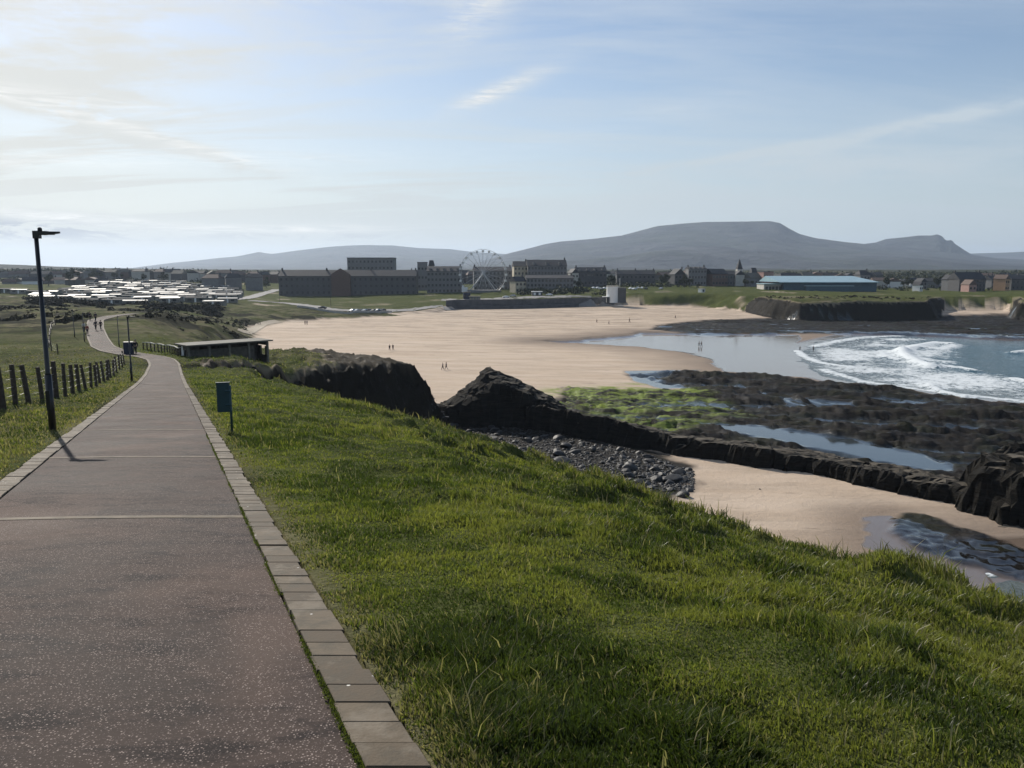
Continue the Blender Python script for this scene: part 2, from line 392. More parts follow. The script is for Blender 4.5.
def mat_ground():
    g = N('ground_mat'); v = g.pos(); a = g.attr('m1'); b = g.attr('m2')
    geo = g.n('ShaderNodeNewGeometry')
    up = g.n('ShaderNodeSeparateXYZ', i={0: geo.outputs['Normal']}).outputs[2]
    n_s = g.noise(.02, v, 5); n_m = g.noise(.16, v, 5, .6); n_l = g.noise(1.4, v, 5, .65); n_f = g.noise(9., v, 4, .7)
    # grass
    gr = g.mix(g.rng(n_m, .3, .7), (.040, .055, .017), (.105, .112, .040))
    gr = g.mix(g.rng(n_s, .45, .6, 0, .6), gr, (.062, .078, .022))
    gr = g.mix(g.rng(n_l, .35, .75, 0, .8), gr, (.028, .036, .010))
    gr = g.mix(g.rng(n_f, .45, .8, 0, .6), gr, (.11, .115, .045))
    gr = g.mix(g.math('MULTIPLY', b[2], g.rng(n_m, .42, .60)), gr, (.135, .12, .072))        # dry rough ground
    gr = g.mix(g.math('MULTIPLY', g.rng(b[2], .2, .8), g.rng(g.noise(.05, v, 6, .68), .47, .56)), gr, (.020, .021, .013))
    gr = g.mix(b[3] if False else g.attr('m3')[1], gr, g.mix(g.rng(g.noise(.012, v, 6, .7), .4, .6), (.018, .022, .014), (.05, .056, .03)))  # scrub
    # sand
    st = g.pos((.035, .16, .1), (0, 0, .15))
    sa = g.mix(g.rng(g.noise(1., st, 5, .6), .35, .7), (.46, .36, .27), (.54, .44, .345))
    yy = g.n('ShaderNodeSeparateXYZ', i={0: v}).outputs[1]
    sa = g.mix(g.math('MULTIPLY', g.rng(g.noise(1.7, st, 7, .72), .47, .60), g.rng(yy, 230, 400, .25, .85)), sa, (.21, .17, .13))
    sa = g.mix(g.math('MULTIPLY', g.rng(g.noise(2.4, g.pos((.05, .3, .1), (0, 0, .3)), 7, .75), .60, .66), g.rng(yy, 60, 300, .5, .9)), sa, (.10, .085, .065))
    sa = g.mix(g.rng(n_l, .5, .8, 0, .2), sa, (.25, .19, .14))
    damp = g.math('MAXIMUM', g.rng(g.attr('m3')[0], 0, 1, 0, .75), g.rng(a[2], 0, .6))
    sa = g.mix(damp, sa, (.15, .115, .09))
    # rock
    q = g.pos((.25, .9, 1.), (0, 0, -.3))
    rs = g.noise(1.1, q, 6, .7)
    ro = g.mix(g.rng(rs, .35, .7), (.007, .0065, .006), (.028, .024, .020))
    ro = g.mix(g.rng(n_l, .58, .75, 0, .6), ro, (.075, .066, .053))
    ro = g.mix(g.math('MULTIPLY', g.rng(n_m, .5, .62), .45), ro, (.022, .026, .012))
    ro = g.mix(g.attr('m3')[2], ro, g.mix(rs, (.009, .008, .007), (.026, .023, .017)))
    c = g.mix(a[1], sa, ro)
    alg = g.mix(n_l, (.10, .145, .028), (.25, .30, .065))
    c = g.mix(g.math('MULTIPLY', b[0], g.rng(g.noise(.8, q, 5, .7), .43, .54)), c, alg)
    c = g.mix(b[1], c, (.035, .045, .05))
    c = g.mix(a[0], c, gr)
    wet = g.math('MAXIMUM', a[2], b[1])
    film = g.rng(wet, .35, .65)
    ro1 = g.fmix(a[1], .9, g.rng(rs, .4, .6, .5, .9))
    rou = g.fmix(film, ro1, .09); rou = g.fmix(a[0], rou, 1.0); spc = g.fmix(g.math('MAXIMUM', a[0], g.attr('m3')[2]), g.fmix(film, .10, .6), .02)
    bh = g.math('ADD', g.math('MULTIPLY', n_l, .6), g.math('MULTIPLY', n_f, .25))
    bh2 = g.math('MULTIPLY', rs, a[1]); bh = g.math('ADD', bh, bh2)
    nr = g.n('ShaderNodeBump', i={'Distance': .30, 'Height': bh, 'Strength': g.fmix(film, .65, .03)}).outputs[0]
    M['ground'] = g.out(g.bsdf(c, rou, spc, nr))
mat_ground()
def mat_rock():
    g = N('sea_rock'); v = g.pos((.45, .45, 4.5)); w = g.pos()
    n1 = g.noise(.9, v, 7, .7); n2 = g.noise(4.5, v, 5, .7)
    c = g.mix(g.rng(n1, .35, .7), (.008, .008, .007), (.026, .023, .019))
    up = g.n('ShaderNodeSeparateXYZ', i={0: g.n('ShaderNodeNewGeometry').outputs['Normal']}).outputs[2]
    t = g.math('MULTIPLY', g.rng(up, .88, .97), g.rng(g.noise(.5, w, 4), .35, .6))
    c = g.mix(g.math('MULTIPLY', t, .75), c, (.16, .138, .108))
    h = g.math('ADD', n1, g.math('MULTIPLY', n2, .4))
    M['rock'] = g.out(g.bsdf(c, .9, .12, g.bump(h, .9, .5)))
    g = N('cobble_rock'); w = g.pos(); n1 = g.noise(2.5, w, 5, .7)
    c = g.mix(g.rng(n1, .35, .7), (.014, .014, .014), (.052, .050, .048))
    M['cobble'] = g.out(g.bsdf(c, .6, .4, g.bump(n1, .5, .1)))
mat_rock()
def mat_water():
    g = N('sea_water'); v = g.pos(); a = g.attr('foam')
    w1 = g.noise(.35, g.pos((.5, 1.4, 1), (0, 0, .4)), 4, .6); w2 = g.noise(1.6, v, 4, .65)
    nr = g.bump(w1, .5, 1.0); nr = g.bump(w2, .5, .25, nr)
    fo = g.noise(.55, v, 6, .72, 1.); fine = g.noise(2.6, v, 4, .7)
    f = g.math('ADD', a[0], g.math('MULTIPLY', g.math('SUBTRACT', fo, .5), 2.1))
    f = g.math('ADD', f, g.math('MULTIPLY', g.math('SUBTRACT', fine, .5), .8))
    f = g.rng(f, .38, .72)
    f = g.math('MULTIPLY', f, g.rng(a[0], .02, .15))
    deep = g.mix(a[1], (.016, .062, .080), (.10, .118, .112))
    c = g.mix(f, deep, (.62, .66, .68))
    M['water'] = g.out(g.bsdf(c, g.fmix(f, .14, .8), .5, nr, extra={'IOR': 1.33}))
mat_water()
def mat_grass():
    g = N('grass_blade'); a = g.n('ShaderNodeAttribute', attribute_name='bc').outputs['Color']
    d = g.n('ShaderNodeBsdfPrincipled', i={'Base Color': a, 'Roughness': .45, 'Specular IOR Level': .34})
    tr = g.n('ShaderNodeBsdfTranslucent', i={'Color': g.mix(1., a, (1.15, 1.25, .60), 'MULTIPLY')})
    mx = g.n('ShaderNodeMixShader', i={0: .46, 1: d.outputs[0], 2: tr.outputs[0]})
    M['grass'] = g.out(mx.outputs[0])
    g = N('foliage'); v = g.pos(); n = g.noise(.6, v, 4)
    c = g.mix(g.rng(n, .3, .7), (.030, .038, .018), (.062, .070, .034))
    M['foliage'] = g.out(g.bsdf(c, .8, .2))
    g = N('scrub_mat'); v = g.pos(); n = g.noise(.5, v, 5)
    c = g.mix(g.rng(n, .3, .7), (.022, .022, .014), (.055, .050, .032))
    M['scrub'] = g.out(g.bsdf(c, .9, .2))
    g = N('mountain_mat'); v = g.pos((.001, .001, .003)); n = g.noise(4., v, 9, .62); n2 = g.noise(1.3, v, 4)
    c = g.mix(g.rng(n, .35, .65), (.018, .023, .030), (.066, .070, .074))  # heather tones with the blue of distance haze put into the base colour
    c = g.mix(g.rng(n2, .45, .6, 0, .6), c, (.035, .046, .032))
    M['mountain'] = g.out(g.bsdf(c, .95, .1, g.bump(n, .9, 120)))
mat_grass()

# ------------------------------------------------------------------ mesh helpers
def link(o, parent=None):
    COL.objects.link(o)
    if parent: o.parent = parent
    return o
def mesh_np(name, V, Fq, mat, smooth=True, attrs=None):
    me = bpy.data.meshes.new(name); V = np.asarray(V, np.float32); Fq = np.asarray(Fq, np.int32)
    k = Fq.shape[1]
    me.vertices.add(len(V)); me.vertices.foreach_set('co', V.ravel())
    me.loops.add(Fq.size); me.loops.foreach_set('vertex_index', Fq.ravel())
    me.polygons.add(len(Fq)); me.polygons.foreach_set('loop_start', np.arange(len(Fq), dtype=np.int32) * k)
    me.polygons.foreach_set('use_smooth', np.full(len(Fq), smooth))
    for nm, arr in (attrs or {}).items():
        at = me.color_attributes.new(nm, 'FLOAT_COLOR', 'POINT')
        c = np.ones((len(V), 4), np.float32); c[:, :arr.shape[1]] = arr; at.data.foreach_set('color', c.ravel())
    me.update(calc_edges=True); me.materials.append(mat); return me
def tag(o, label=None, cat=None, group=None, kind=None):
    if label: o['label'] = label
    if cat: o['category'] = cat
    if group: o['group'] = group
    if kind: o['kind'] = kind
    return o
class MB:
    def __init__(s): s.v = []; s.f = []
    def add(s, vs, fs):
        b = len(s.v); s.v += [tuple(p) for p in vs]; s.f += [tuple(b + i for i in f) for f in fs]; return s
    def box(s, cx, cy, cz, sx, sy, sz, rz=0, taper=1., m=None):
        c, n = math.cos(rz), math.sin(rz); vs = []
        for dz in (-.5, .5):
            k = 1. if dz < 0 else taper
            for dx, dy in ((-.5, -.5), (.5, -.5), (.5, .5), (-.5, .5)):
                X, Y = dx * sx * k, dy * sy * k; p = Vector((cx + X * c - Y * n, cy + X * n + Y * c, cz + dz * sz))
                vs.append(m @ p if m else p)
        return s.add(vs, [(3, 2, 1, 0), (4, 5, 6, 7), (0, 1, 5, 4), (1, 2, 6, 5), (2, 3, 7, 6), (3, 0, 4, 7)])
    def tube(s, pts, rad, n=8, cap=True):
        pts = [Vector(p) for p in pts]; rad = rad if isinstance(rad, (list, tuple)) else [rad] * len(pts); vs = []
        for i, p in enumerate(pts):
            d = (pts[min(i + 1, len(pts) - 1)] - pts[max(i - 1, 0)]).normalized()
            u = d.orthogonal().normalized() if i == 0 else (u - d * u.dot(d)).normalized()
            w = d.cross(u)
            for k in range(n):
                a = 2 * math.pi * k / n; vs.append(p + (u * math.cos(a) + w * math.sin(a)) * rad[i])
        fs = [(i * n + k, i * n + (k + 1) % n, (i + 1) * n + (k + 1) % n, (i + 1) * n + k) for i in range(len(pts) - 1) for k in range(n)]
        if cap: fs += [tuple(range(n - 1, -1, -1)), tuple(range((len(pts) - 1) * n, len(pts) * n))]
        return s.add(vs, fs)
    def gable(s, w, d, z0, h, ov=.3, th=.25, hip=0.):
        # ridge along x, width w, depth d, sitting on z0
        W2, D2 = w / 2 + ov, d / 2 + ov; k = hip * W2
        a = [(-W2, -D2, z0), (W2, -D2, z0), (W2, D2, z0), (-W2, D2, z0), (-W2 + k, 0, z0 + h), (W2 - k, 0, z0 + h)]
        b = [(x, y, z - th) for x, y, z in a[:4]]
        return s.add(a + b, [(0, 1, 5, 4), (2, 3, 4, 5), (3, 0, 4), (1, 2, 5), (6, 7, 1, 0), (7, 8, 2, 1), (8, 9, 3, 2), (9, 6, 0, 3), (9, 8, 7, 6)])
    def mesh(s, name, mat, smooth=False):
        me = bpy.data.meshes.new(name); me.from_pydata(s.v, [], s.f); me.update(); me.materials.append(mat)
        if smooth: me.polygons.foreach_set('use_smooth', [True] * len(me.polygons))
        return me
    def build(s, name, mat, parent=None, smooth=False):
        return link(bpy.data.objects.new(name, s.mesh(name, mat, smooth)), parent)
def empty(name, loc, rz=0, **kw):
    o = bpy.data.objects.new(name, None); link(o); o.location = loc; o.rotation_euler = (0, 0, rz); o.empty_display_size = .2
    return tag(o, **kw)
def kids(o): return [c for c in bpy.data.objects if c.parent == o]
def copy_tree(o, parent=None):
    c = o.copy(); link(c, parent)
    for ch in list(o.children): copy_tree(ch, c)
    return c
ORD = ['first', 'second', 'third', 'fourth', 'fifth', 'sixth', 'seventh', 'eighth', 'ninth', 'tenth', 'eleventh', 'twelfth', 'thirteenth',
       'fourteenth', 'fifteenth', 'sixteenth', 'seventeenth', 'eighteenth', 'nineteenth', 'twentieth', 'twenty-first', 'twenty-second', 'twenty-third',
       'twenty-fourth', 'twenty-fifth', 'twenty-sixth', 'twenty-seventh', 'twenty-eighth', 'twenty-ninth', 'thirtieth']

# ------------------------------------------------------------------ ground sheet
az = np.concatenate([np.arange(-180, -60, 6), np.arange(-60, -37, 1.), np.arange(-37, 37.01, .11), np.arange(38, 60, 1.), np.arange(60, 180, 6)]) * math.pi / 180
rr = [.7]
while rr[-1] < 16000:
    q = rr[-1]; rr.append(q * (1.0075 if q < 80 else 1.0055 if q < 370 else 1.0026 if q < 500 else 1.02 if q < 2500 else 1.12))
rr = np.array(rr); AZ, RR = np.meshgrid(az, rr)
GX = RR * np.sin(AZ); GY = RR * np.cos(AZ)
Z, mk = terrain(GX, GY, True)
na, nr_ = len(az), len(rr)
idx = np.arange(nr_ * na).reshape(nr_, na)
nxt = np.roll(idx, -1, axis=1)
Fq = np.stack([idx[:-1].ravel(), idx[1:].ravel(), nxt[1:].ravel(), nxt[:-1].ravel()], 1)[:, ::-1]
V = np.stack([GX.ravel(), GY.ravel(), Z.ravel()], 1)
gx, gy = GX.ravel(), GY.ravel()
sr = gx - xr(gy); sl = xl(gy) - gx
dry = np.maximum(sm(.9, .1, np.where(gy < 190, np.maximum(sr, sl), 9)) * .9, sm(100, 150, gy) * sm(460, 330, gy) * .9)
dry = np.maximum(dry, np.exp(-(((gx + 30) / 11) ** 2 + ((gy - 80) / 12) ** 2)) * .8)
dry = np.maximum(dry, .45 * (sr < 0) * sm(190, 120, gy))
dry = np.maximum(dry, .8 * sm(-40, -25, gx) * sm(-2, -8, gx) * sm(86, 96, gy) * sm(128, 118, gy))
m1 = np.stack([mk['grass'], mk['rock'], mk['wet']], 1); m2 = np.stack([mk['alg'], mk['pool'], dry], 1)
_far = sm(800, 1300, np.hypot(gx, gy)); m3 = np.stack([mk['damp'], _far, mk['cliff']], 1)
# apron under the camera
c0 = len(V); V = np.vstack([V, [[0, 0, H(0, 0)]]])
gme = mesh_np('ground', V, Fq, M['ground'], True, {'m1': np.vstack([m1, [[1, 0, 0]]]), 'm2': np.vstack([m2, [[0, 0, 0]]]), 'm3': np.vstack([m3, [[0, 0, 0]]])})
ground = tag(link(bpy.data.objects.new('ground', gme)), kind='structure', label='grassy headland, beach and reef ground')
print('ground', len(V))

# ------------------------------------------------------------------ path, kerbs, cross bands
def path_strip():
    Ys = np.concatenate([np.arange(-12, 60, .5), np.arange(60, 186, 1.)])
    cols = 9; vs = []
    for Y in Ys:
        a, b = float(xl(Y)), float(xr(Y)); z = CZ + float(zp(Y))
        for k in range(cols):
            t = k / (cols - 1); vs.append((a + (b - a) * t, Y, z + .012 * math.sin(math.pi * t)))
    fs = [(i * cols + k, i * cols + k + 1, (i + 1) * cols + k + 1, (i + 1) * cols + k) for i in range(len(Ys) - 1) for k in range(cols - 1)]
    m = MB().add(vs, fs); o = m.build('path', M['asphalt'], smooth=True); tag(o, 'chip-flecked tarmac path running downhill between pale kerbs', kind='structure')
path_strip()
def kerb(side):
    vs = []; fs = []; tone = []
    Y = -10.; 
    while Y < 184:
        L = .205 if side > 0 else .4
        if Y > 40: L *= 3
        k = float(kw(Y)); dY = L / k; g_ = .0015
        e = (lambda y: float(xr(y)) + .012) if side > 0 else (lambda y: float(xl(y)) - .012)
        w_ = (.228 + random.uniform(-.012, .014)) * k * side; jz = random.uniform(-.006, .006); jx = random.uniform(-.009, .009); tn = random.random() * .8 + .1
        b = len(vs); gp = g_ / k
        pp = [(e(Y + gp) + jx, Y + gp), (e(Y + gp) + jx + w_, Y + gp + .06 * 0), (e(Y + dY) + jx + w_, Y + dY), (e(Y + dY) + jx, Y + dY)]
        for zt, ins in ((-.09, 0), (.016, 0), (.020, .004)):
            cx = sum(p[0] for p in pp) / 4; cy = sum(p[1] for p in pp) / 4
            for p in pp:
                fx = 1 - ins / .12; vs.append((cx + (p[0] - cx) * fx, cy + (p[1] - cy) * fx, CZ + float(zp(p[1])) + zt + jz)); tone.append(tn)
        for l in (0, 4):
            for i in range(4): fs.append((b + l + i, b + l + (i + 1) % 4, b + l + 4 + (i + 1) % 4, b + l + 4 + i))
        fs.append((b + 8, b + 9, b + 10, b + 11))
        if side < 0: fs[-9:] = [f[::-1] for f in fs[-9:]]
        Y += dY
    me = mesh_np('kerb_strip', vs, fs, M['kerb'], False, {'tone': np.repeat(np.array(tone)[:, None], 3, 1)})
    tag(link(bpy.data.objects.new('kerb_strip', me)), 'kerb of small pale paving blocks along the %s edge of the path' % ('seaward' if side > 0 else 'fence-side'), kind='structure')
kerb(1); kerb(-1)
for k in range(11):
    Y = 7.55 + 4.75 * k
    m = MB(); n = 26; vs = []
    a, b = float(xl(Y)), float(xr(Y))
    for i in range(n + 1):
        t = i / n; x = a + (b - a) * t; yy = Y + .25 * (t - .5) * 0.6
        for dy in (-.06, .06):
            y2 = yy + dy + random.uniform(-.004, .004); vs.append((x, y2, CZ + float(zp(y2)) + .012 * math.sin(math.pi * t) + .004))
    m.add(vs, [(2 * i, 2 * i + 2, 2 * i + 3, 2 * i + 1) for i in range(n)])
    me = mesh_np('path_band', m.v, m.f, M['kerb'], True, {'tone': np.full((len(m.v), 3), 1.6)})
    tag(link(bpy.data.objects.new('path_band', me)), 'pale band across the tarmac path, %s from the viewer' % ORD[k], kind='structure')

# ------------------------------------------------------------------ grass blades
def blades(name, n, r0, r1, label, straw=0.):
    a = rng.uniform(-37, 37, n) * math.pi / 180; r = np.exp(rng.uniform(math.log(r0), math.log(r1), n))
    ne = n // 4; a[:ne] = rng.uniform(36, 82, ne) * np.where(rng.random(ne) < .75, 1, -1) * math.pi / 180; r[:ne] = np.exp(rng.uniform(math.log(1.2), math.log(40), ne))
    x = r * np.sin(a); y = r * np.cos(a)
    # gather into tufts
    tx = rng.normal(0, 1, n); 
    sr = x - xr(y); sl = xl(y) - x; k = kw(y) * .24
    edge = np.maximum(sr, sl) - k
    ragged = (vnoise(x * 3, y * 3, 77) - .5) * .10
    keep = (edge > .005 + ragged * 1.6)
    d, w = sd(LAND, x, y, LW); keep &= (d > w * .3)
    bare = sm(.42, .30, vnoise(x * 5, y * 5, 71)) * sm(.45, .0, edge)
    keep &= rng.random(n) > bare * .95
    keep &= rng.random(n) > .55 * sm(-40, -28, x) * sm(-2, -8, x) * sm(86, 96, y)
    x, y, r, sr, edge = x[keep], y[keep], r[keep], sr[keep], edge[keep]; n = len(x)
    z, mz = terrain(x, y, True); ok_ = mz['grass'] > .35
    x, y, r, sr, edge, z = x[ok_], y[ok_], r[ok_], sr[ok_], edge[ok_], z[ok_]; n = len(x)
    cl = fbm(x * 2.2, y * 2.2, 3, 81); big = fbm(x * .35, y * .35, 3, 82); cl2 = vnoise(x * 7, y * 7, 83)
    wild = sm(3, 12, sr) * .6 + .35
    wild = np.where(sr < 0, .55, wild)
    h = .84 * (.020 + .055 * sm(.3, .75, cl) + .022 * cl2) * (.6 + .75 * wild) * (.7 + .6 * rng.random(n)) * (.6 + .8 * sm(.35, .6, big)) * sm(-.1, .35, edge + .05)
    h *= (1 + r * .006) * np.where(sr < 0, .75, 1); h *= sm(150, 95, r)
    tuss = sm(.54, .74, fbm(x * .8, y * .8, 3, 15)) * sm(2.5, 8, sr); h *= 1 + tuss * .7
    tall = rng.random(n) < .006 + .012 * tuss; h = np.where(tall, h * 1.9 + .04, h)
    wd = (.0022 + .00050 * r) * (.7 + .6 * rng.random(n))
    th = rng.uniform(0, 2 * math.pi, n) 
    lean = (.15 + .8 * rng.random(n)) * h
    ld = th * .0 + fbm(x * 1.1, y * 1.1, 2, 84) * 7 + rng.normal(0, 1.5, n)
    lx, ly = np.cos(ld) * lean, np.sin(ld) * lean
    wx, wy = np.cos(th) * wd, np.sin(th) * wd
    P = np.empty((n, 5, 3), np.float32)
    P[:, 0] = np.stack([x - wx, y - wy, z - .01], 1); P[:, 1] = np.stack([x + wx, y + wy, z - .01], 1)
    P[:, 2] = np.stack([x - wx * .7 + lx * .35, y - wy * .7 + ly * .35, z + h * .62], 1)
    P[:, 3] = np.stack([x + wx * .7 + lx * .35, y + wy * .7 + ly * .35, z + h * .62], 1)
    P[:, 4] = np.stack([x + lx, y + ly, z + h], 1)
    base = np.arange(n)[:, None] * 5
    tri = np.concatenate([base + np.array([[0, 1, 3]]), base + np.array([[0, 3, 2]]), base + np.array([[2, 3, 4]])])
    hue = np.clip(.5 + (fbm(x * .5, y * .5, 3, 85) - .5) * .9 + (fbm(x * 2.4, y * 2.4, 2, 86) - .5) * .9 + rng.normal(0, .12, n), 0, 1)[:, None]
    g1 = np.array([[.070, .096, .022]]); g2 = np.array([[.165, .172, .050]]); dk = np.array([[.028, .040, .012]])
    hue = hue - .1 * (sr < 0)[:, None]
    c = g1 + (g2 - g1) * sm(.35, .75, hue)
    c = c + (dk - c) * (sm(.52, .28, hue) * .7)
    sprob = .05 + .30 * sm(.56, .72, big) * sm(4, 14, sr) + .45 * sm(.5, .05, edge) + .22 * tuss * sm(5, 12, sr) + .34 * (sr < 0)
    sprob += .6 * sm(12, 16, sr) * sm(.50, .62, fbm(x * .45, y * .45, 3, 87)) * sm(45, 25, y)
    stm = ((rng.random(n) < sprob) | (tall & (rng.random(n) < .7)))[:, None]
    c = np.where(stm, np.array([[.21, .185, .115]]) * (.6 + .6 * rng.random((n, 1))), c)
    c = c * (.75 + .5 * rng.random((n, 1))) * (1 - .34 * sm(5, 14, sr)[:, None] * sm(.62, .4, big)[:, None])
    C = np.repeat(c, 5, 0)
    me = mesh_np(name, P.reshape(-1, 3), tri, M['grass'], True, {'bc': C})
    tag(link(bpy.data.objects.new(name, me)), label, 'grass', kind='stuff'); print(name, n)
blades('grass', 820000, 2.0, 140, 'short tufted green grass covering the headland beside the path')

def moss():
    n = 9000; y = np.exp(rng.uniform(math.log(1.8), math.log(16), n)); e = xr(y) + .006 + rng.normal(0, .010, n)
    k = (vnoise(y * 2.3, y * 0, 90) > .42) | (rng.random(n) < .12); y, e = y[k], e[k]; n = len(y); z = CZ + zp(y) + .010
    h = rng.uniform(.004, .016, n); th = rng.uniform(0, 6.3, n); w = .003 + .0005 * y; P = np.empty((n, 3, 3), np.float32)
    P[:, 0] = np.stack([e - np.cos(th) * w, y - np.sin(th) * w, z], 1); P[:, 1] = np.stack([e + np.cos(th) * w, y + np.sin(th) * w, z], 1)
    P[:, 2] = np.stack([e + rng.normal(0, .006, n), y + rng.normal(0, .006, n), z + h], 1)
    c = np.array([[.075, .09, .025]]) * (.5 + .9 * rng.random((n, 1)))
    me = mesh_np('moss', P.reshape(-1, 3), np.arange(n * 3).reshape(-1, 3), M['grass'], True, {'bc': np.repeat(c, 3, 0)})
    tag(link(bpy.data.objects.new('moss', me)), 'thin line of moss growing between tarmac and seaward kerb', 'moss', kind='stuff')
moss()

# ------------------------------------------------------------------ sea
def sea():
    xs = np.arange(24, 760, 1.3); ys = np.concatenate([np.arange(24, 420, 1.1)])
    X, Y = np.meshgrid(xs, ys)
    def dist(pts, X, Y):
        d = np.full(X.shape, 1e9); 
        for a, b in zip(pts[:-1], pts[1:]):
            ex, ey = b[0] - a[0], b[1] - a[1]; t = np.clip(((X - a[0]) * ex + (Y - a[1]) * ey) / (ex * ex + ey * ey + 1e-9), 0, 1)
            d = np.minimum(d, np.hypot(X - a[0] - t * ex, Y - a[1] - t * ey))
        return d
    wb = (fbm(X * .06, Y * .06, 3, 91) - .5) * 6
    s1 = sd(SEA1, X.ravel(), Y.ravel()).reshape(X.shape)
    foam = np.zeros(X.shape); zz = (fbm(X * .12, Y * .2, 3, 92) - .5) * .22
    def brk(pxs, w_, amp, hgt, trail=0.):
        nonlocal foam, zz
        p = PX(pxs, 0); d = dist(p, X + wb * .3, Y + wb * .5)
        foam = np.maximum(foam, amp * np.exp(-(d / w_) ** 2)); zz = zz + 1.8 * hgt * np.exp(-(d / (w_ * .8)) ** 2)
    brk([(797, 351), (803, 357), (818, 362), (848, 367)], 1.6, 1., .12)
    brk([(812, 347), (830, 343), (860, 338), (900, 336)], 3.5, .75, .1)
    brk([(902, 352), (906, 358), (918, 363), (932, 367)], 2.6, 1.15, .55)
    brk([(902, 352), (915, 347), (935, 344), (950, 345)], 3.6, 1.0, .45)
    brk([(915, 358), (930, 361), (945, 362)], 4.0, .85, .2)
    brk([(925, 348), (940, 350), (955, 346)], 4.0, .8, .2)
    brk([(882, 354), (888, 358), (896, 360)], 1.8, 1., .25)
    brk([(928, 384), (938, 391), (960, 397), (972, 399)], 1.4, 1., .3)
    brk([(940, 366), (960, 368), (975, 371)], 1.6, .95, .3)
    brk([(1012, 379), (1024, 381), (1040, 383)], 1.6, 1., .3)
    brk([(1000, 337), (1010, 337.5)], 1.6, 1., .4)
    brk([(1015, 353), (1040, 351), (1080, 352)], 2.5, .9, .4)
    brk([(822, 370), (860, 382), (930, 391), (1024, 402)], 2.2, .8, .1)
    brk([(988, 573), (992, 562), (1002, 556), (1024, 554)], .45, .95, .05)
    brk([(988, 573), (1004, 574), (1030, 576)], .40, .75, .03)
    # general streaky foam in the surf zone
    SURF = PX([(800, 352), (830, 343), (870, 336), (930, 339), (960, 350), (950, 366), (1000, 375), (1060, 385), (1060, 408), (930, 391), (850, 383), (820, 370)], 0)
    sf = sd(SURF, X.ravel(), Y.ravel()).reshape(X.shape)
    foam = np.maximum(foam, sm(-10, 12, sf) * (.40 + .34 * sm(.35, .65, fbm(X * .07, Y * .11, 3, 95))))
    foam = np.maximum(foam, .14 * sm(-30, 10, s1) * sm(420, 200, X))
    shallow = sm(45, 2, s1)
    V = np.stack([X.ravel(), Y.ravel(), (zz + .02).ravel()], 1)
    idx = np.arange(X.size).reshape(X.shape)
    Fq = np.stack([idx[:-1, :-1].ravel(), idx[:-1, 1:].ravel(), idx[1:, 1:].ravel(), idx[1:, :-1].ravel()], 1)
    A = np.stack([foam.ravel(), shallow.ravel(), shallow.ravel()], 1)
    me = mesh_np('sea', V, Fq, M['water'], True, {'foam': A})
    tag(link(bpy.data.objects.new('sea', me)), 'foaming shallow sea breaking on the beach', kind='structure')
sea()

# ------------------------------------------------------------------ rocks
def rock_patch(name, label, cat, poly, hf, step, zfloor, kind=None, jd=2.4):
    xs = [p[0] for p in poly]; ys = [p[1] for p in poly]
    X, Y = np.meshgrid(np.arange(min(xs) - step, max(xs) + step, step), np.arange(min(ys) - step, max(ys) + step, step))
    d = sd(poly, X.ravel(), Y.ravel()).reshape(X.shape)
    d = d + (fbm(X * .4, Y * .4, 4, 101) - .5) * jd + (fbm(X * .12, Y * .12, 2, 107) - .5) * jd * .6
    Zt = hf(X, Y, d)
    Zt = np.where(d < 0, zfloor, Zt)
    # sideways jitter by height gives broken, layered faces
    lay = np.floor(Zt * 1.6); 
    jx = (_h(lay, lay * 3, 5) - .5) * .7 + (fbm(X * 1.3, Y * 1.3 + Zt, 2, 103) - .5) * .7
    jy = (_h(lay, lay * 7, 9) - .5) * .7 + (fbm(X * 1.3 + 9, Y * 1.3 + Zt, 2, 104) - .5) * .7
    ok = d > -step * 2.2
    idx = np.arange(X.size).reshape(X.shape)
    q = ok[:-1, :-1] & ok[:-1, 1:] & ok[1:, 1:] & ok[1:, :-1]
    Fq = np.stack([idx[:-1, :-1][q], idx[:-1, 1:][q], idx[1:, 1:][q], idx[1:, :-1][q]], 1)
    V = np.stack([(X + jx).ravel(), (Y + jy).ravel(), Zt.ravel()], 1)
    used = np.unique(Fq); rem = np.zeros(len(V), int); rem[used] = np.arange(len(used))
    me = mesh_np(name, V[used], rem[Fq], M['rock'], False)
    return tag(link(bpy.data.objects.new(name, me)), label, cat, kind=kind)
def h_ledge(X, Y, d):
    fx = np.array([p[0] for p in LEDF]); fy = np.array([p[1] for p in LEDF]); q = (Y - np.interp(X, fx, fy)) * .93
    hh = 1.95 - .7 * sm(30, 38, X) + (fbm(X * .09, Y * .05, 3, 111) - .5) * 1.9 + 1.9 * sm(27, 7, X) + .3 * sm(26, 40, X)
    hh = np.floor(hh / .45) * .45 * .6 + hh * .4
    z = 1.0 + hh * sm(0, .8, d + .2) - .06 * np.clip(q, 0, 5) - (hh - .6) / 5.5 * np.clip(q - 4.5, 0, 5.5)
    st_ = .55 + .45 * sm(.4, 1.0, d + (fbm(X * .18, Y * .5, 2, 113) - .36) * 9)
    z = 1.0 + (z - 1.0) * st_ + (np.floor(fbm(X * .25, Y * .5, 3, 112) * 7) / 7 - .5) * .9 * sm(0, 1, d)
    return z
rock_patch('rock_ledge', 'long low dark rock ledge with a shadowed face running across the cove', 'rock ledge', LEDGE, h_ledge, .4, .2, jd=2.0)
sx, sy, _z = W(490, 366, 128)
STK = [(sx - 8.5, sy - 1), (sx - 6.5, sy - 5), (sx - 1, sy - 6.5), (sx + 6, sy - 6.5), (sx + 11, sy - 5), (sx + 14, sy - 1), (sx + 9, sy + 5), (sx + 1, sy + 7), (sx - 6, sy + 5)]
ztop = _z
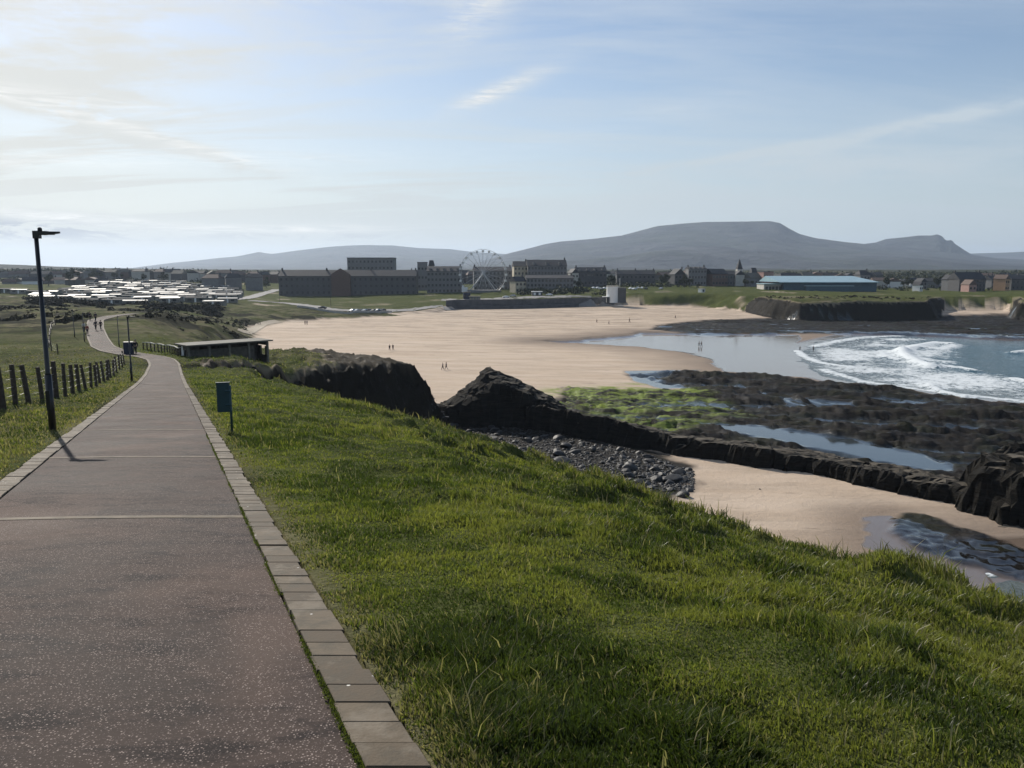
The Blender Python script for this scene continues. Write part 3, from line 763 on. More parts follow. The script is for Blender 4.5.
def h_stack(X, Y, d):
    dx = X - sx; dy = (Y - sy)
    z = ztop - np.where(dx < 0, .84, .53) * np.sqrt(dx ** 2 + (dy * .9) ** 2 + .06)
    bench = 4.4 - .07 * np.maximum(dx, 0) + (fbm(X * .5, Y * .5, 2, 121) - .5) * .8
    z = np.maximum(z, np.where(dx > 0, bench, 4.2)); z = z + (fbm(X * .7, Y * .7, 4, 122) - .5) * .8
    return np.minimum(z, 1.0 + 5.0 * np.maximum(d, 0) ** .8)
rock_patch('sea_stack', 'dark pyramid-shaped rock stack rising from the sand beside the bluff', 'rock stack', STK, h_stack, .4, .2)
BL = [W(a, 500, Y)[:2] for a, Y in [(957, 87), (966, 82), (1005, 78), (1060, 76), (1120, 78), (1130, 88), (1040, 91), (975, 91)]]
def h_block(X, Y, d):
    return np.minimum(5.3 + (np.floor(fbm(X * .2, Y * .4, 4, 131) * 9) / 9 - .5) * 3.4, 1.0 + 2.6 * np.maximum(d, 0) ** .9)
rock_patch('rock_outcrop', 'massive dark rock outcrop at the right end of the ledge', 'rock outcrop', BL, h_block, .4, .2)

def boulder_mesh(seed, name='boulder'):
    bm = bmesh.new(); bmesh.ops.create_icosphere(bm, subdivisions=3, radius=1)
    rs = random.Random(seed); ax = (rs.uniform(.8, 1.3), rs.uniform(.6, 1.), rs.uniform(.35, .6)); pl = []
    for _ in range(9):
        v = Vector((rs.uniform(-1, 1), rs.uniform(-1, 1), rs.uniform(-1, 1))).normalized(); pl.append((v, rs.uniform(.55, .85)))
    for v in bm.verts:
        p = v.co.copy()
        for nrm, dd in pl:
            k = p.dot(nrm) - dd
            if k > 0: p -= nrm * k * .9
        v.co = Vector((p.x * ax[0], p.y * ax[1], p.z * ax[2]))
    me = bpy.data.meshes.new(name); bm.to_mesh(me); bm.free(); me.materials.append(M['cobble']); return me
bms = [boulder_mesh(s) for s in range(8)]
cob = []; tries = 0
while len(cob) < 280 and tries < 9000:
    tries += 1
    px = random.uniform(436, 690); lo = np.interp(px, [436, 470, 560, 640, 690], [420, 422, 432, 447, 462]); hi = np.interp(px, [436, 520, 600, 690], [452, 468, 484, 484])
    py = random.uniform(lo, hi); x, y, _q = G(px, py, 1.6)
    s = random.choice((.3, .35, .45, .6, .75, 1.0)) * random.uniform(.8, 1.2)
    if all((x - a) ** 2 + (y - b) ** 2 > ((s + c) * .8) ** 2 for a, b, c in cob): cob.append((x, y, s))
extra = [(672, 472, 1.3), (683, 487, .9), (688, 466, .5), (641, 476, 1.1), (630, 462, 1.2), (500, 445, 1.3), (560, 450, 1.0), (668, 480, .3), (655, 478, .3), (760, 480, .15)]
names_extra = ['large flat boulder on the sand at the right end of the cobbles', 'lone oval boulder lying on the bare sand in front of the ledge',
               'small boulder beyond the right end of the cobbles, nearest the ledge', 'long slab boulder near the sand edge of the cobble bank',
               'large tilted boulder on the cobble bank below the ledge', 'large pale-topped boulder at the left of the cobble bank',
               'squat boulder in the middle of the cobble bank', 'small stone on the sand just right of the cobbles', 'small stone on the sand left of the lone oval boulder',
               'tiny stone out alone on the smooth cove sand']
for k, (px, py, s) in enumerate(extra): x, y, _q = G(px, py, 1.6); cob.append((x, y, s))
cx = np.array([c[0] for c in cob]); cy = np.array([c[1] for c in cob]); cz = terrain(cx, cy)
for k, (x, y, s) in enumerate(cob):
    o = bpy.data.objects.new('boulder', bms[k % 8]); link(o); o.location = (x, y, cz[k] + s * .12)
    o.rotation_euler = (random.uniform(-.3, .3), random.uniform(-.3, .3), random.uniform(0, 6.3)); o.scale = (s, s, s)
    if k >= 280: tag(o, names_extra[k - 280], 'boulder', 'boulders below the ledge')
    else:
        wh = 'grey boulder in the cobble bank below the ledge'
        tag(o, wh, 'boulder', 'boulders below the ledge')
def shingle():
    n = 4200; pts = []
    px = rng.uniform(432, 694, n); lo = np.interp(px, [436, 470, 560, 640, 690], [420, 421, 430, 445, 464]); hi = np.interp(px, [436, 520, 600, 690], [455, 472, 486, 482])
    py = lo + (hi - lo) * rng.random(n)
    P = np.array([G(a, b, 1.6)[:2] for a, b in zip(px, py)]); z = terrain(P[:, 0], P[:, 1])
    base = np.array([v.co[:] for v in bpy.data.meshes[bms[0].name].vertices]); 
    bm = bmesh.new(); bmesh.ops.create_icosphere(bm, subdivisions=1, radius=1); bv = np.array([v.co[:] for v in bm.verts]); bf = np.array([[v.index for v in f.verts] for f in bm.faces]); bm.free()
    s = rng.uniform(.08, .26, n)[:, None, None]; sc = rng.uniform(.6, 1.2, (n, 1, 3)); sc[:, :, 2] *= .6
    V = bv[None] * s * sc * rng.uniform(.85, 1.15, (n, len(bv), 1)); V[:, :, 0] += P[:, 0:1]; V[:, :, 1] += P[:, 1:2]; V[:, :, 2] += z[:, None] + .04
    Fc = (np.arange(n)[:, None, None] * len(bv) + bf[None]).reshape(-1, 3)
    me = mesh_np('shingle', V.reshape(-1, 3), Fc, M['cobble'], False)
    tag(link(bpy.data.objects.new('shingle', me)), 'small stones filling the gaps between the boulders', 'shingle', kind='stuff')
shingle()

# ------------------------------------------------------------------ mountains
def mountain(name, label, prof, Yr, Y0, Y1, seed, rough):
    pxs = np.arange(prof[0][0], prof[-1][0] + 1, 2.); hh = np.interp(pxs, [p[0] for p in prof], [p[1] for p in prof])
    t = np.concatenate([np.linspace(Y0, Yr, 60), np.linspace(Yr, Y1, 14)[1:]])
    az_ = (pxs - 512) / F
    A, Yg = np.meshgrid(az_, t); top = np.array([CZ - T(h) * Yr for h in hh])[None, :]
    X = A * Yg * 1.0
    f = np.where(Yg < Yr, np.clip((Yg - Y0) / (Yr - Y0), 0, 1), 1 - np.clip((Yg - Yr) / (Y1 - Yr), 0, 1))
    sh = np.where(Yg < Yr, .28 * f + .72 * f ** 3.2, f)
    nz = (fbm(X * .0012, Yg * .0012, 6, seed) - .5) * rough * 1.5 * np.sin(np.pi * np.clip(f, 0, 1)) * np.maximum(top - 30, 0) 
    Zm = 15 + (top - 15) * sh + nz
    Zm = np.minimum(Zm, CZ + (top - CZ) * (Yg / Yr) - np.abs(Yg - Yr) * .004 + 0) if True else Zm
    V = np.stack([X.ravel(), Yg.ravel(), Zm.ravel()], 1); idx = np.arange(X.size).reshape(X.shape)
    Fq = np.stack([idx[:-1, :-1].ravel(), idx[:-1, 1:].ravel(), idx[1:, 1:].ravel(), idx[1:, :-1].ravel()], 1)
    me = mesh_np(name, V, Fq, M['mountain'], True)
    tag(link(bpy.data.objects.new(name, me)), label, kind='structure')
mountain('mountain', 'long flat-topped mountain with steep right shoulder', [(380, 271), (440, 268), (480, 262), (510, 253), (530, 248), (545, 244), (560, 241.5), (590, 239), (620, 235.5), (640, 230), (655, 226),
        (680, 223.5), (700, 222), (740, 221.5), (765, 221), (775, 223), (785, 229), (795, 234), (810, 238), (840, 242), (860, 244), (900, 247), (940, 252), (1000, 260), (1060, 264), (1150, 266)], 6000, 2600, 7500, 201, .35)
mountain('mountain', 'small craggy table mountain right of the long flat-topped one', [(820, 256), (850, 245), (870, 242.5), (880, 239), (900, 237), (912, 235.5), (925, 235.5), (930, 234.3), (935, 236), (939, 240.5), (945, 240), (948, 243.5), (958, 250), (966, 254.5), (990, 258), (1060, 262)], 6600, 4200, 7600, 202, .3)
mountain('hills', 'faint blue ridge of hills beyond the town on the left', [(120, 270), (155, 265.5), (175, 263), (200, 260.5), (222, 258), (240, 256.5), (250, 254.5), (262, 252), (275, 254), (300, 250.5), (330, 247), (350, 245.5),
         (370, 245), (395, 245.5), (420, 248), (450, 249), (470, 251.5), (490, 253), (520, 255), (560, 258), (620, 262)], 9000, 5200, 11000, 203, .25)
mountain('hills', 'low blue moorland rim at the far right', [(900, 262), (940, 256), (965, 253.5), (1000, 252.5), (1030, 251), (1100, 249), (1250, 250)], 9500, 6000, 11000, 204, .2)
mountain('hills', 'low wooded rise on the left skyline behind the caravans', [(-300, 264.5), (-100, 263.5), (0, 264), (30, 265), (60, 266.5), (100, 267.8), (150, 269), (200, 270), (260, 271)], 1900, 1000, 2500, 205, .2)

# ------------------------------------------------------------------ buildings
def block(name, label, cat, px0, px1, pyt, Y, depth, wall, roof, rh=2.5, rows=0, cols=0, rot=0., style='gable', dorm=0, chim=0, base=None, group=None, win='glass', cross=False):
    x0 = W(px0, 290, Y)[0]; x1 = W(px1, 290, Y)[0]; w = abs(x1 - x0); xc = (x0 + x1) / 2
    top = CZ - T(pyt) * Y; gz = min(H(xc, Y), H(x0, Y), H(x1, Y)) - .4 if base is None else base
    h = max(top - gz, 3.); e = max(h - rh, 2.0)
    t = empty(name, (xc, Y + depth / 2, gz), rot, label=label, cat=cat, group=group)
    if style == 'gable':
        m = MB().box(0, 0, e / 2, w, depth, e)
        m.add([(-w / 2, -depth / 2, e), (-w / 2, depth / 2, e), (-w / 2, 0, h - .15), (w / 2, -depth / 2, e), (w / 2, depth / 2, e), (w / 2, 0, h - .15)], [(0, 1, 2), (3, 5, 4)])
        m.build('wall', M[wall], t); MB().gable(w, depth, e + .25, h - e, .3).build('roof', M[roof], t)
    elif style == 'cross':
        m = MB(); mm = Matrix.Rotation(math.pi / 2, 4, 'Z'); m.box(0, 0, e / 2, w, depth, e)
        m.add([(-w / 2, -depth / 2, e), (w / 2, -depth / 2, e), (0, -depth / 2, h - .15)], [(0, 1, 2)]); m.build('wall', M[wall], t)
        r = MB().gable(depth, w, e + .25, h - e, .3); r.v = [(-p[1], p[0], p[2]) for p in r.v]; r.build('roof', M[roof], t)
    elif style == 'hip':
        MB().box(0, 0, e / 2, w, depth, e).build('wall', M[wall], t); MB().gable(w, depth, e + .25, h - e, .4, hip=.35).build('roof', M[roof], t)
    else:
        MB().box(0, 0, (h - .4) / 2, w, depth, h - .4).build('wall', M[wall], t); MB().box(0, 0, h - .2, w + .5, depth + .5, .4).build('roof', M[roof], t)
    if rows and cols:
        ww = min(1.3, w / cols * .5); hh = min(1.6, e / rows * .55)
        wm = MB().box(0, 0, 0, ww, .12, hh).mesh('window', M[win])
        for i in range(rows):
            for j in range(cols):
                o = bpy.data.objects.new('window', wm); link(o, t); o.location = (-w / 2 + w * (j + .5) / cols, -depth / 2 - .05, e * (i + .55) / rows)
    for k in range(dorm):
        dx = -w / 2 + w * (k + .5) / dorm
        q = MB().box(dx, -depth * .27, e + (h - e) * .42, 1.6, depth * .3, min(1.7, (h - e) * .7)); q.build('dormer', M['grey_render'], t)
    for k in range(chim):
        dx = (-w / 2 + .8) + (w - 1.6) * (k / max(1, chim - 1)) if chim > 1 else w / 2 - .8
        MB().box(dx, 0, h + .5, 1.0, .8, 1.9).box(dx, 0, h + 1.6, .5, .4, .5).build('chimney', M['dark_render'], t)
    return t
# the sea-front blocks
b = block('apartment_terrace', 'long dark three storey apartment terrace left of the ferris wheel', 'apartment block', 279, 416, 270.5, 547, 14, 'dark_render', 'slate', 4, 3, 26, 0, 'gable', 0, 4)
g0 = W(345, 290, 547)[0] - W(347.5, 290, 547)[0]
t_ = MB(); t_.box(-4, -8.2, 7.5, 13, 2.2, 15); t_.add([(-10.5, -9.3, 15), (2.5, -9.3, 15), (-4, -9.3, 19)], [(0, 1, 2)]); t_.build('brick_gable', M['brick'], b)
b = block('penthouse_block', 'modern glazed flat-roofed block rising behind the long dark terrace', 'apartment block', 348, 394, 257.5, 640, 16, 'grey_render', 'slate', 1, 5, 12, 0, 'flat')
MB().box(-20, 3, 8, 5, 13, 16).build('side_wing', M['dark_render'], b)
block('apartment_block', 'grey apartment block with a row of small front gables just left of the ferris wheel', 'apartment block', 427, 461, 266.5, 555, 14, 'grey_render', 'slate', 3.5, 4, 9, 0, 'gable', 5, 1)
block('apartment_block', 'grey slate-roofed block standing right behind the ferris wheel', 'apartment block', 473, 511, 267, 585, 14, 'grey_render', 'slate', 3, 4, 10, .08, 'gable', 0, 2)
block('stone_house', 'narrow grey building with a squat tower left of the gabled apartment block', 'house', 417, 427, 262, 600, 12, 'grey_render', 'slate', 2, 3, 3, .1, 'flat')
block('tower_house', 'small dark pointed tower between the two grey apartment blocks', 'tower', 429, 434, 260.5, 610, 5, 'dark_render', 'slate', 4, 1, 1, .2, 'hip')
b = block('hotel', 'tall dark-roofed seafront hotel right of the ferris wheel', 'hotel', 527, 566, 260, 560, 15, 'grey_render', 'slate', 4.2, 5, 12, .06, 'gable', 3, 1)
block('hotel_wing', 'lower hotel wing joined to the left end of the tall hotel', 'hotel wing', 513, 527, 261.5, 566, 13, 'cream_render', 'slate', 3.5, 5, 4, .10, 'gable', 0, 1)
block('hotel_annexe', 'pale four storey annexe with flat front before the tall hotel', 'hotel annexe', 526, 573, 275.5, 532, 13, 'grey_render', 'slate', 2.0, 3, 13, .05, 'gable', 0, 1)
block('villa', 'cream villa with a sunlit end wall at the left foot of the hotel', 'villa', 512, 524, 277, 530, 9, 'cream_render', 'slate', 3, 2, 3, .45, 'gable', 0, 1)
block('terrace_row', 'dark terraced row with four dormers right of the hotel', 'terrace', 575, 606, 267.5, 610, 11, 'dark_render', 'slate', 3.2, 2, 8, .12, 'gable', 4, 2)
block('terrace_row', 'long low dark terrace between the hotel and the school-like block', 'terrace', 617, 655, 270.5, 640, 11, 'dark_render', 'slate', 3.2, 2, 9, -.05, 'gable', 0, 3)
block('villa', 'white-gabled villa at the near end of the dormered terrace', 'villa', 570, 577, 269, 606, 9, 'pale_render', 'slate', 3, 2, 2, .3, 'cross', 0, 0)
block('dark_villa', 'dark steep-roofed house left of the pale block on the rise', 'house', 672, 684, 269, 650, 10, 'dark_render', 'slate', 4.5, 2, 3, .3, 'cross', 0, 1)
block('pale_block', 'pale stone flat-topped block with four roof windows on the grassy rise', 'public building', 688, 706, 267, 640, 13, 'grey_render', 'slate', 1.6, 3, 6, 0, 'gable', 4, 2)
block('brick_hall', 'brick hall with dark pitched roof between the pale block and the church', 'hall', 708, 726, 269, 640, 13, 'brick', 'slate', 4, 2, 5, .35, 'gable')
block('dark_hall', 'low dark hall adjoining the brick hall beside the church', 'hall', 725, 735, 271, 645, 12, 'dark_render', 'slate', 3, 2, 3, .1, 'gable')
def church():
    x, y, z = W(738.5, 285, 650); gz = H(x, y) - .3
    t = empty('church', (x, y, gz), .1, label='white church with a tall dark needle spire', cat='church')
    top = CZ - T(258.5) * 650 - gz
    MB().box(0, 0, 7, 4.2, 4.2, 14).build('tower', M['pale_render'], t)
    MB().add([(-2.2, -2.2, 14), (2.2, -2.2, 14), (2.2, 2.2, 14), (-2.2, 2.2, 14), (0, 0, top)], [(0, 1, 4), (1, 2, 4), (2, 3, 4), (3, 0, 4), (3, 2, 1, 0)]).build('spire', M['slate'], t)
    MB().box(-1.5, -3, 5, 7, 8, 9).build('nave_wall', M['pale_render'], t)
    r = MB().gable(8, 7, 9.6, 3.4, .3); r.v = [(-p[1] - 1.5, p[0] - 3, p[2]) for p in r.v]; r.build('nave_roof', M['slate'], t)
    MB().box(1.0, -2.2, 10, 1, .15, 2.4).build('belfry_window', M['glass'], t)
church()
block('gabled_house', 'small house with a pale sloping roof just right of the church', 'house', 747, 760, 273, 640, 10, 'grey_render', 'shelter_roof', 4, 1, 3, .4, 'gable')
block('pink_house', 'pink rendered two storey house right of the church spire', 'house', 761, 772, 271.5, 640, 10, 'pink_render', 'slate', 1.2, 2, 4, .25, 'flat')
block('pointed_house', 'dark pointed roof peeping up between the church and pink house', 'house', 751, 757, 268, 680, 8, 'dark_render', 'slate', 5, 1, 2, .1, 'hip')
# leisure centre
def leisure():
    Y = 570; x0 = W(768, 290, Y)[0]; x1 = W(877, 290, Y)[0]; w = x1 - x0; gz = H((x0 + x1) / 2, Y + 10) - .5; xc = (x0 + x1) / 2
    t = empty('leisure_centre', (xc, Y + 14, gz), -.02, label='wide low leisure centre with shallow pale blue metal roof on the cliff top', cat='leisure centre')
    top = CZ - T(276) * (Y + 14) - gz
    MB().box(6, 0, 3.4, w - 12, 26, 6.8).build('wall', M['blue_cladding'], t)
    W2, D2 = w / 2, 15
    MB().add([(-W2 + 8, -D2, 6.9), (W2 + 1, -D2, 6.9), (W2 - 10, 6, top), (-W2 + 4, 6, top), (W2 + 1, D2, 6.9), (-W2 + 2, D2, 6.9), (-W2 + 8, -D2, 6.4), (W2 + 1, -D2, 6.4)],
             [(0, 1, 2, 3), (3, 2, 4, 5), (1, 4, 2), (5, 0, 3), (6, 7, 1, 0)]).build('roof', M['blue_metal_roof'], t)
    MB().box(-W2 + 5, 0, 2.6, 12, 18, 5.2).build('entrance_wall', M['pale_render'], t)
    MB().box(-W2 + 5, -1, 5.4, 13, 20, .5).build('entrance_canopy', M['blue_metal_roof'], t)
    wm = MB().box(0, 0, 0, 1.8, .15, 2.4).mesh('window', M['glass'])
    for k in range(5):
        o = bpy.data.objects.new('window', wm); link(o, t); o.location = (-W2 + 1 + k * 2.4, -9.05, 2.4)
    MB().box(4, -15.4, 2.0, w * .42, 6, 4).build('changing_block', M['blue_cladding'], t)
    MB().box(4, -15.4, 4.2, w * .43, 6.6, .4).build('flat_roof', M['blue_metal_roof'], t)
leisure()
# right-hand town
block('dark_guesthouse', 'large dark steep-roofed guesthouse on the right skyline', 'guesthouse', 957, 985, 272.5, 590, 14, 'dark_render', 'slate', 5, 3, 8, .1, 'gable', 0, 2)
block('gabled_cottage', 'pink-gabled cottage in front of the dark guesthouse', 'cottage', 968, 976, 280, 570, 9, 'pink_render', 'brown_tile', 3.5, 1, 2, .1, 'cross')
block('sunlit_house', 'orange sunlit house beside the terrace at the far right', 'house', 1001, 1008, 275, 590, 9, 'orange_render', 'brown_tile', 3, 2, 2, .5, 'cross', 0, 1)
block('terrace_row', 'dark terrace running out of the picture at the far right', 'terrace', 1008, 1045, 275.5, 600, 11, 'dark_render', 'slate', 3, 2, 8, .15, 'gable', 0, 4)
block('terrace_row', 'short grey terrace between the guesthouse and the orange house', 'terrace', 988, 1001, 276, 640, 10, 'grey_render', 'slate', 3, 2, 4, .3, 'gable', 0, 3)
block('grey_gabled_house', 'grey house with a lit gable left of the dark guesthouse', 'house', 948, 957, 275, 600, 9, 'grey_render', 'slate', 3.5, 2, 2, .3, 'cross', 0, 0)
block('white_cottage', 'small white cottage alone on the grass behind the right cliff', 'cottage', 917, 922, 282, 590, 6, 'white_paint', 'slate', 2.5, 1, 2, .5, 'cross')
block('pale_house', 'pale gabled house right behind the small white cottage', 'house', 919, 926, 278.5, 650, 8, 'grey_render', 'slate', 3, 2, 2, .2, 'cross')
block('villa', 'pale villa with turret just right of the leisure centre', 'villa', 858, 869, 270.5, 720, 9, 'grey_render', 'slate', 4, 2, 3, .2, 'hip', 0, 1)
# filler houses in rows
def fillers(nm, spec, where, walls=('grey_render', 'dark_render', 'pale_render', 'brick')):
    cnt = 0; rs = random.Random(hash(len(where)) + len(spec))
    for (a, b_, Y, top, n) in spec:
        xs = sorted(rs.uniform(a, b_) for _ in range(n)) if n > 1 else [(a + b_) / 2]
        for k in range(n):
            px = a + (b_ - a) * (k + .5) / n + rs.uniform(-.3, .3) * (b_ - a) / n; wd = rs.uniform(9, 16) * F / Y
            wl = rs.choice(walls); rf = rs.choice(('slate', 'slate', 'brown_tile', 'shelter_roof'))
            colr = {'grey_render': 'grey', 'dark_render': 'dark', 'pale_render': 'pale', 'brick': 'brick', 'white_paint': 'white', 'cream_render': 'cream'}[wl]
            st = rs.choice(('gable', 'gable', 'cross', 'hip'))
            block(nm, '%s %s house, %s from left %s' % (colr, {'gable': 'long', 'cross': 'gabled', 'hip': 'hipped'}[st], ORD[cnt % 30], where), 'house',
                  px - wd / 2, px + wd / 2, top + rs.uniform(-.8, 1.0), Y + rs.uniform(-25, 25), rs.uniform(7, 9), wl, rf, rs.uniform(2.2, 3.4), 0, 0, rs.uniform(-.5, .6), st, 0, 1 if rs.random() < .5 else 0, group='houses ' + where)
            cnt += 1
fillers('town_house', [(0, 90, 820, 271, 9)], 'in the left skyline row')
fillers('town_house', [(95, 185, 800, 269.5, 9)], 'in the row above the caravan park')
fillers('town_house', [(185, 278, 780, 271, 9)], 'in the row beside the long terrace')
fillers('bungalow', [(0, 110, 660, 278, 8)], 'of the bungalows behind the caravans', ('pale_render', 'dark_render', 'white_paint', 'grey_render'))
fillers('bungalow', [(196, 262, 640, 274.5, 3)], 'of the big bungalows before the town', ('grey_render', 'dark_render'))
fillers('town_house', [(566, 690, 760, 271.5, 11)], 'in the row behind hotel and pavilion')
fillers('town_house', [(776, 880, 800, 273, 12)], 'in the row behind the leisure centre', ('pale_render', 'grey_render', 'dark_render', 'cream_render'))
fillers('town_house', [(874, 950, 690, 278.5, 9)], 'in the row right of the leisure centre', ('pale_render', 'grey_render', 'dark_render', 'white_paint'))
fillers('town_house', [(955, 1030, 800, 274, 8)], 'in the row behind the guesthouse')
fillers('town_house', [(395, 530, 720, 271, 9)], 'in the row behind the ferris wheel')

# white round kiosk on the promenade
def lifeguard():
    x, y, z = W(615, 303, 474); gz = H(x, y + 5) - 1.2
    t = empty('round_pavilion', (x, y + 5, gz), 0, label='white round seafront pavilion with grey side wing on the promenade', cat='pavilion')
    gz = z; t.location.z = gz; top = CZ - T(286.5) * 479 - gz
    MB().tube([(-1, 0, 0), (-1, 0, top)], [3.6, 3.6], 20).build('drum_wall', M['white_paint'], t)
    MB().tube([(-1, 0, top), (-1, 0, top + .35)], [3.8, 3.8], 20).build('roof', M['pale_render'], t)
    MB().box(4.2, 1, top * .46, 5.4, 6, top * .92).build('side_wing', M['dark_render'], t)
    MB().box(-4.0, -3.4, top * .18, 1.8, .3, top * .36).build('doorway', M['glass'], t)
    MB().box(-5.0, -1.2, top * .37, 4, 4.6, .3).build('canopy', M['white_paint'], t)
    MB().tube([(3.2, -1, top * .9), (3.2, -1, top + 5)], .12, 6).build('mast', M['white_paint'], t)
lifeguard()
block('white_hut', 'tiny white hut on the green cliff top below the pale block', 'hut', 700, 704.5, 290, 506, 3.5, 'white_paint', 'pale_render', .3, 1, 1, .5, 'flat')
block('kiosk', 'small blue and pale kiosk at the head of the beach slipway', 'kiosk', 463, 470, 292, 484, 4, 'navy_paint', 'shelter_roof', .3, 1, 2, .1, 'flat')
block('stilt_hut', 'low green hut on pale posts beside the blue kiosk', 'hut', 469, 480, 299.5, 474, 5, 'grey_render', 'shelter_roof', .3, 1, 4, .05, 'flat', win='wood_pale')
block('beach_office', 'white-fronted square shop on the promenade before the annexe', 'shop', 532, 542, 292, 495, 5, 'dark_render', 'white_paint', .3, 1, 2, .05, 'flat', win='white_paint')

# sea wall and promenade
def wall_strip(name, label, pts, z0off, h, th, mat, cat='wall', kind=None):
    m = MB(); L = []; 
    for i, p in enumerate(pts):
        a = Vector(pts[max(i - 1, 0)][:2]); b = Vector(pts[min(i + 1, len(pts) - 1)][:2]); d = (b - a).normalized(); nrm = Vector((-d.y, d.x)) * th / 2
        gz = H(p[0], p[1]) + z0off if len(p) < 3 else p[2]
        for s_ in (-1, 1):
            for zz in (gz, gz + h): L.append((p[0] + nrm.x * s_, p[1] + nrm.y * s_, zz))
    fs = []
    for i in range(len(pts) - 1):
        b = i * 4
        fs += [(b, b + 4, b + 5, b + 1), (b + 3, b + 7, b + 6, b + 2), (b + 1, b + 5, b + 7, b + 3)]
    fs += [(0, 1, 3, 2), (len(L) - 4, len(L) - 2, len(L) - 1, len(L) - 3)]
    m.add(L, fs); o = m.build(name, M[mat]); return tag(o, label, cat, kind=kind)
pts = []
for i, px in enumerate(np.linspace(447, 622, 40)):
    py = np.interp(px, [447, 455, 520, 600, 622], [309.8, 309, 308.3, 305.8, 304.3]); x, y, z = G(px, py, 3); pts.append((x, y - 2.0, 2.2))
wall_strip('sea_wall', 'dark promenade sea wall at the head of the beach below the hotel', pts, 0, 6.1, .9, 'seawall')
pts = [(p[0], p[1] - 3.2, 1.6) for p in pts[6:30]]
wall_strip('slipway_wall', 'lower dark stepped wall in front of the promenade sea wall', pts, 0, 3.2, 2.2, 'seawall')
# roads, pale walls
def drape(name, label, pxs, width, mat, off=.12, kind='structure', cat=None, n=60):
    P = [W(*p)[:2] for p in pxs]; seg = np.array(P); L = np.concatenate([[0], np.cumsum(np.hypot(*np.diff(seg, axis=0).T))])
    s = np.linspace(0, L[-1], n); X = np.interp(s, L, seg[:, 0]); Y = np.interp(s, L, seg[:, 1]); k = np.hanning(7); k /= k.sum()
    X = np.convolve(np.pad(X, 3, 'edge'), k, 'valid'); Y = np.convolve(np.pad(Y, 3, 'edge'), k, 'valid')
    dx, dy = np.gradient(X), np.gradient(Y); q = np.hypot(dx, dy) + 1e-9; nx, ny = -dy / q, dx / q; vs = []
    for t in (-.5, 0, .5):
        xx = X + nx * width * t; yy = Y + ny * width * t; zz = terrain(xx, yy) + off; vs.append(np.stack([xx, yy, zz], 1))
    V = np.stack(vs, 1).reshape(-1, 3); fs = [(i * 3 + k_, i * 3 + k_ + 3, i * 3 + k_ + 4, i * 3 + k_ + 1) for i in range(n - 1) for k_ in (0, 1)]
    me = mesh_np(name, V, np.array(fs), M[mat], True); return tag(link(bpy.data.objects.new(name, me)), label, cat, kind=kind)
drape('road', 'pale road climbing past the caravan park to the left of the terrace', [(190, 305, 400), (225, 302, 430), (243, 300, 470), (262, 295, 560), (278, 288, 640)], 8, 'tarmac_far', .25)
drape('road', 'level road with parked cars behind the beach', [(250, 304, 440), (290, 305, 435), (330, 309.5, 400), (372, 310, 398), (410, 308, 415), (450, 305, 440)], 10, 'tarmac_far', .2)
drape('promenade', 'paved promenade above the sea wall', [(440, 302, 480), (520, 299, 482), (600, 298, 484), (625, 297, 482)], 16, 'tarmac_far', .15)
drape('sand_path', 'sandy track from the dunes down to the beach', [(243, 327, 262), (252, 322, 290), (262, 319, 320), (280, 319, 335)], 4, 'wood_pale', .12, n=30)
pts = [W(px, 0, Y)[:2] for px, Y in ()]
lw = [(298, 385), (315, 382), (335, 380), (352, 380), (370, 384), (392, 392)]
pts = []
for px in np.linspace(298, 392, 24):
    Y = float(np.interp(px, [a for a, b in lw], [b for a, b in lw])); x = (px - 512) / F * Y * 1.0; pts.append((x, Y))
wall_strip('low_wall', 'low pale wall between the car park road and the beach', pts, -.3, 1.3, .4, 'pale_render')

# ------------------------------------------------------------------ ferris wheel
def wheel():
    Y = 553; x, _, zc = W(483, 273, Y); gz = H(x, Y) - .2; Rw = 23 / F * Y
    t = empty('ferris_wheel', (x, Y, gz), .1, label='white observation wheel standing over the promenade', cat='ferris wheel'); hc = zc - gz
    def ring(r, y, th, n=64): return [(r * math.cos(2 * math.pi * k / n), y, hc + r * math.sin(2 * math.pi * k / n)) for k in range(n + 1)]
    MB().tube(ring(Rw, -.9, 0), .12, 6, False).tube(ring(Rw, .9, 0), .12, 6, False).tube(ring(Rw * .93, 0, 0), .08, 6, False).build('rim', M['white_steel'], t)
    sp = MB().tube([(0, -1.2, 0), (0, -.5, Rw * .93)], .07, 5).tube([(0, 1.2, 0), (0, .5, Rw * .93)], .07, 5).mesh('spoke', M['white_steel'])
    gm = MB().box(0, 0, -1.3, 1.5, 1.6, 1.2).box(0, 0, -.6, 1.7, 1.8, .2).box(0, 0, -.3, .15, 1.6, .6).mesh('gondola', M['white_paint'])
    for k in range(24):
        a = 2 * math.pi * k / 24
        o = bpy.data.objects.new('spoke', sp); link(o, t); o.location = (0, 0, hc); o.rotation_euler = (0, a, 0)
        o = bpy.data.objects.new('gondola', gm); link(o, t); o.location = (Rw * math.sin(a), 0, hc + Rw * math.cos(a))
    MB().tube([(0, -2.4, hc), (0, 2.4, hc)], .6, 12).build('hub', M['white_steel'], t)
    for sy_ in (-1, 1):
        for sx_ in (-1, 1):
            MB().tube([(0, 2.3 * sy_, hc), (9.5 * sx_, 4.5 * sy_, .5)], .2, 8).build('support_leg', M['white_steel'], t)
    MB().box(0, 0, .8, 24, 12, 1.6).build('platform', M['grey_render'], t)
    MB().box(-13, -4, 2, 4, 4, 3.4).build('ticket_booth', M['white_paint'], t)
wheel()

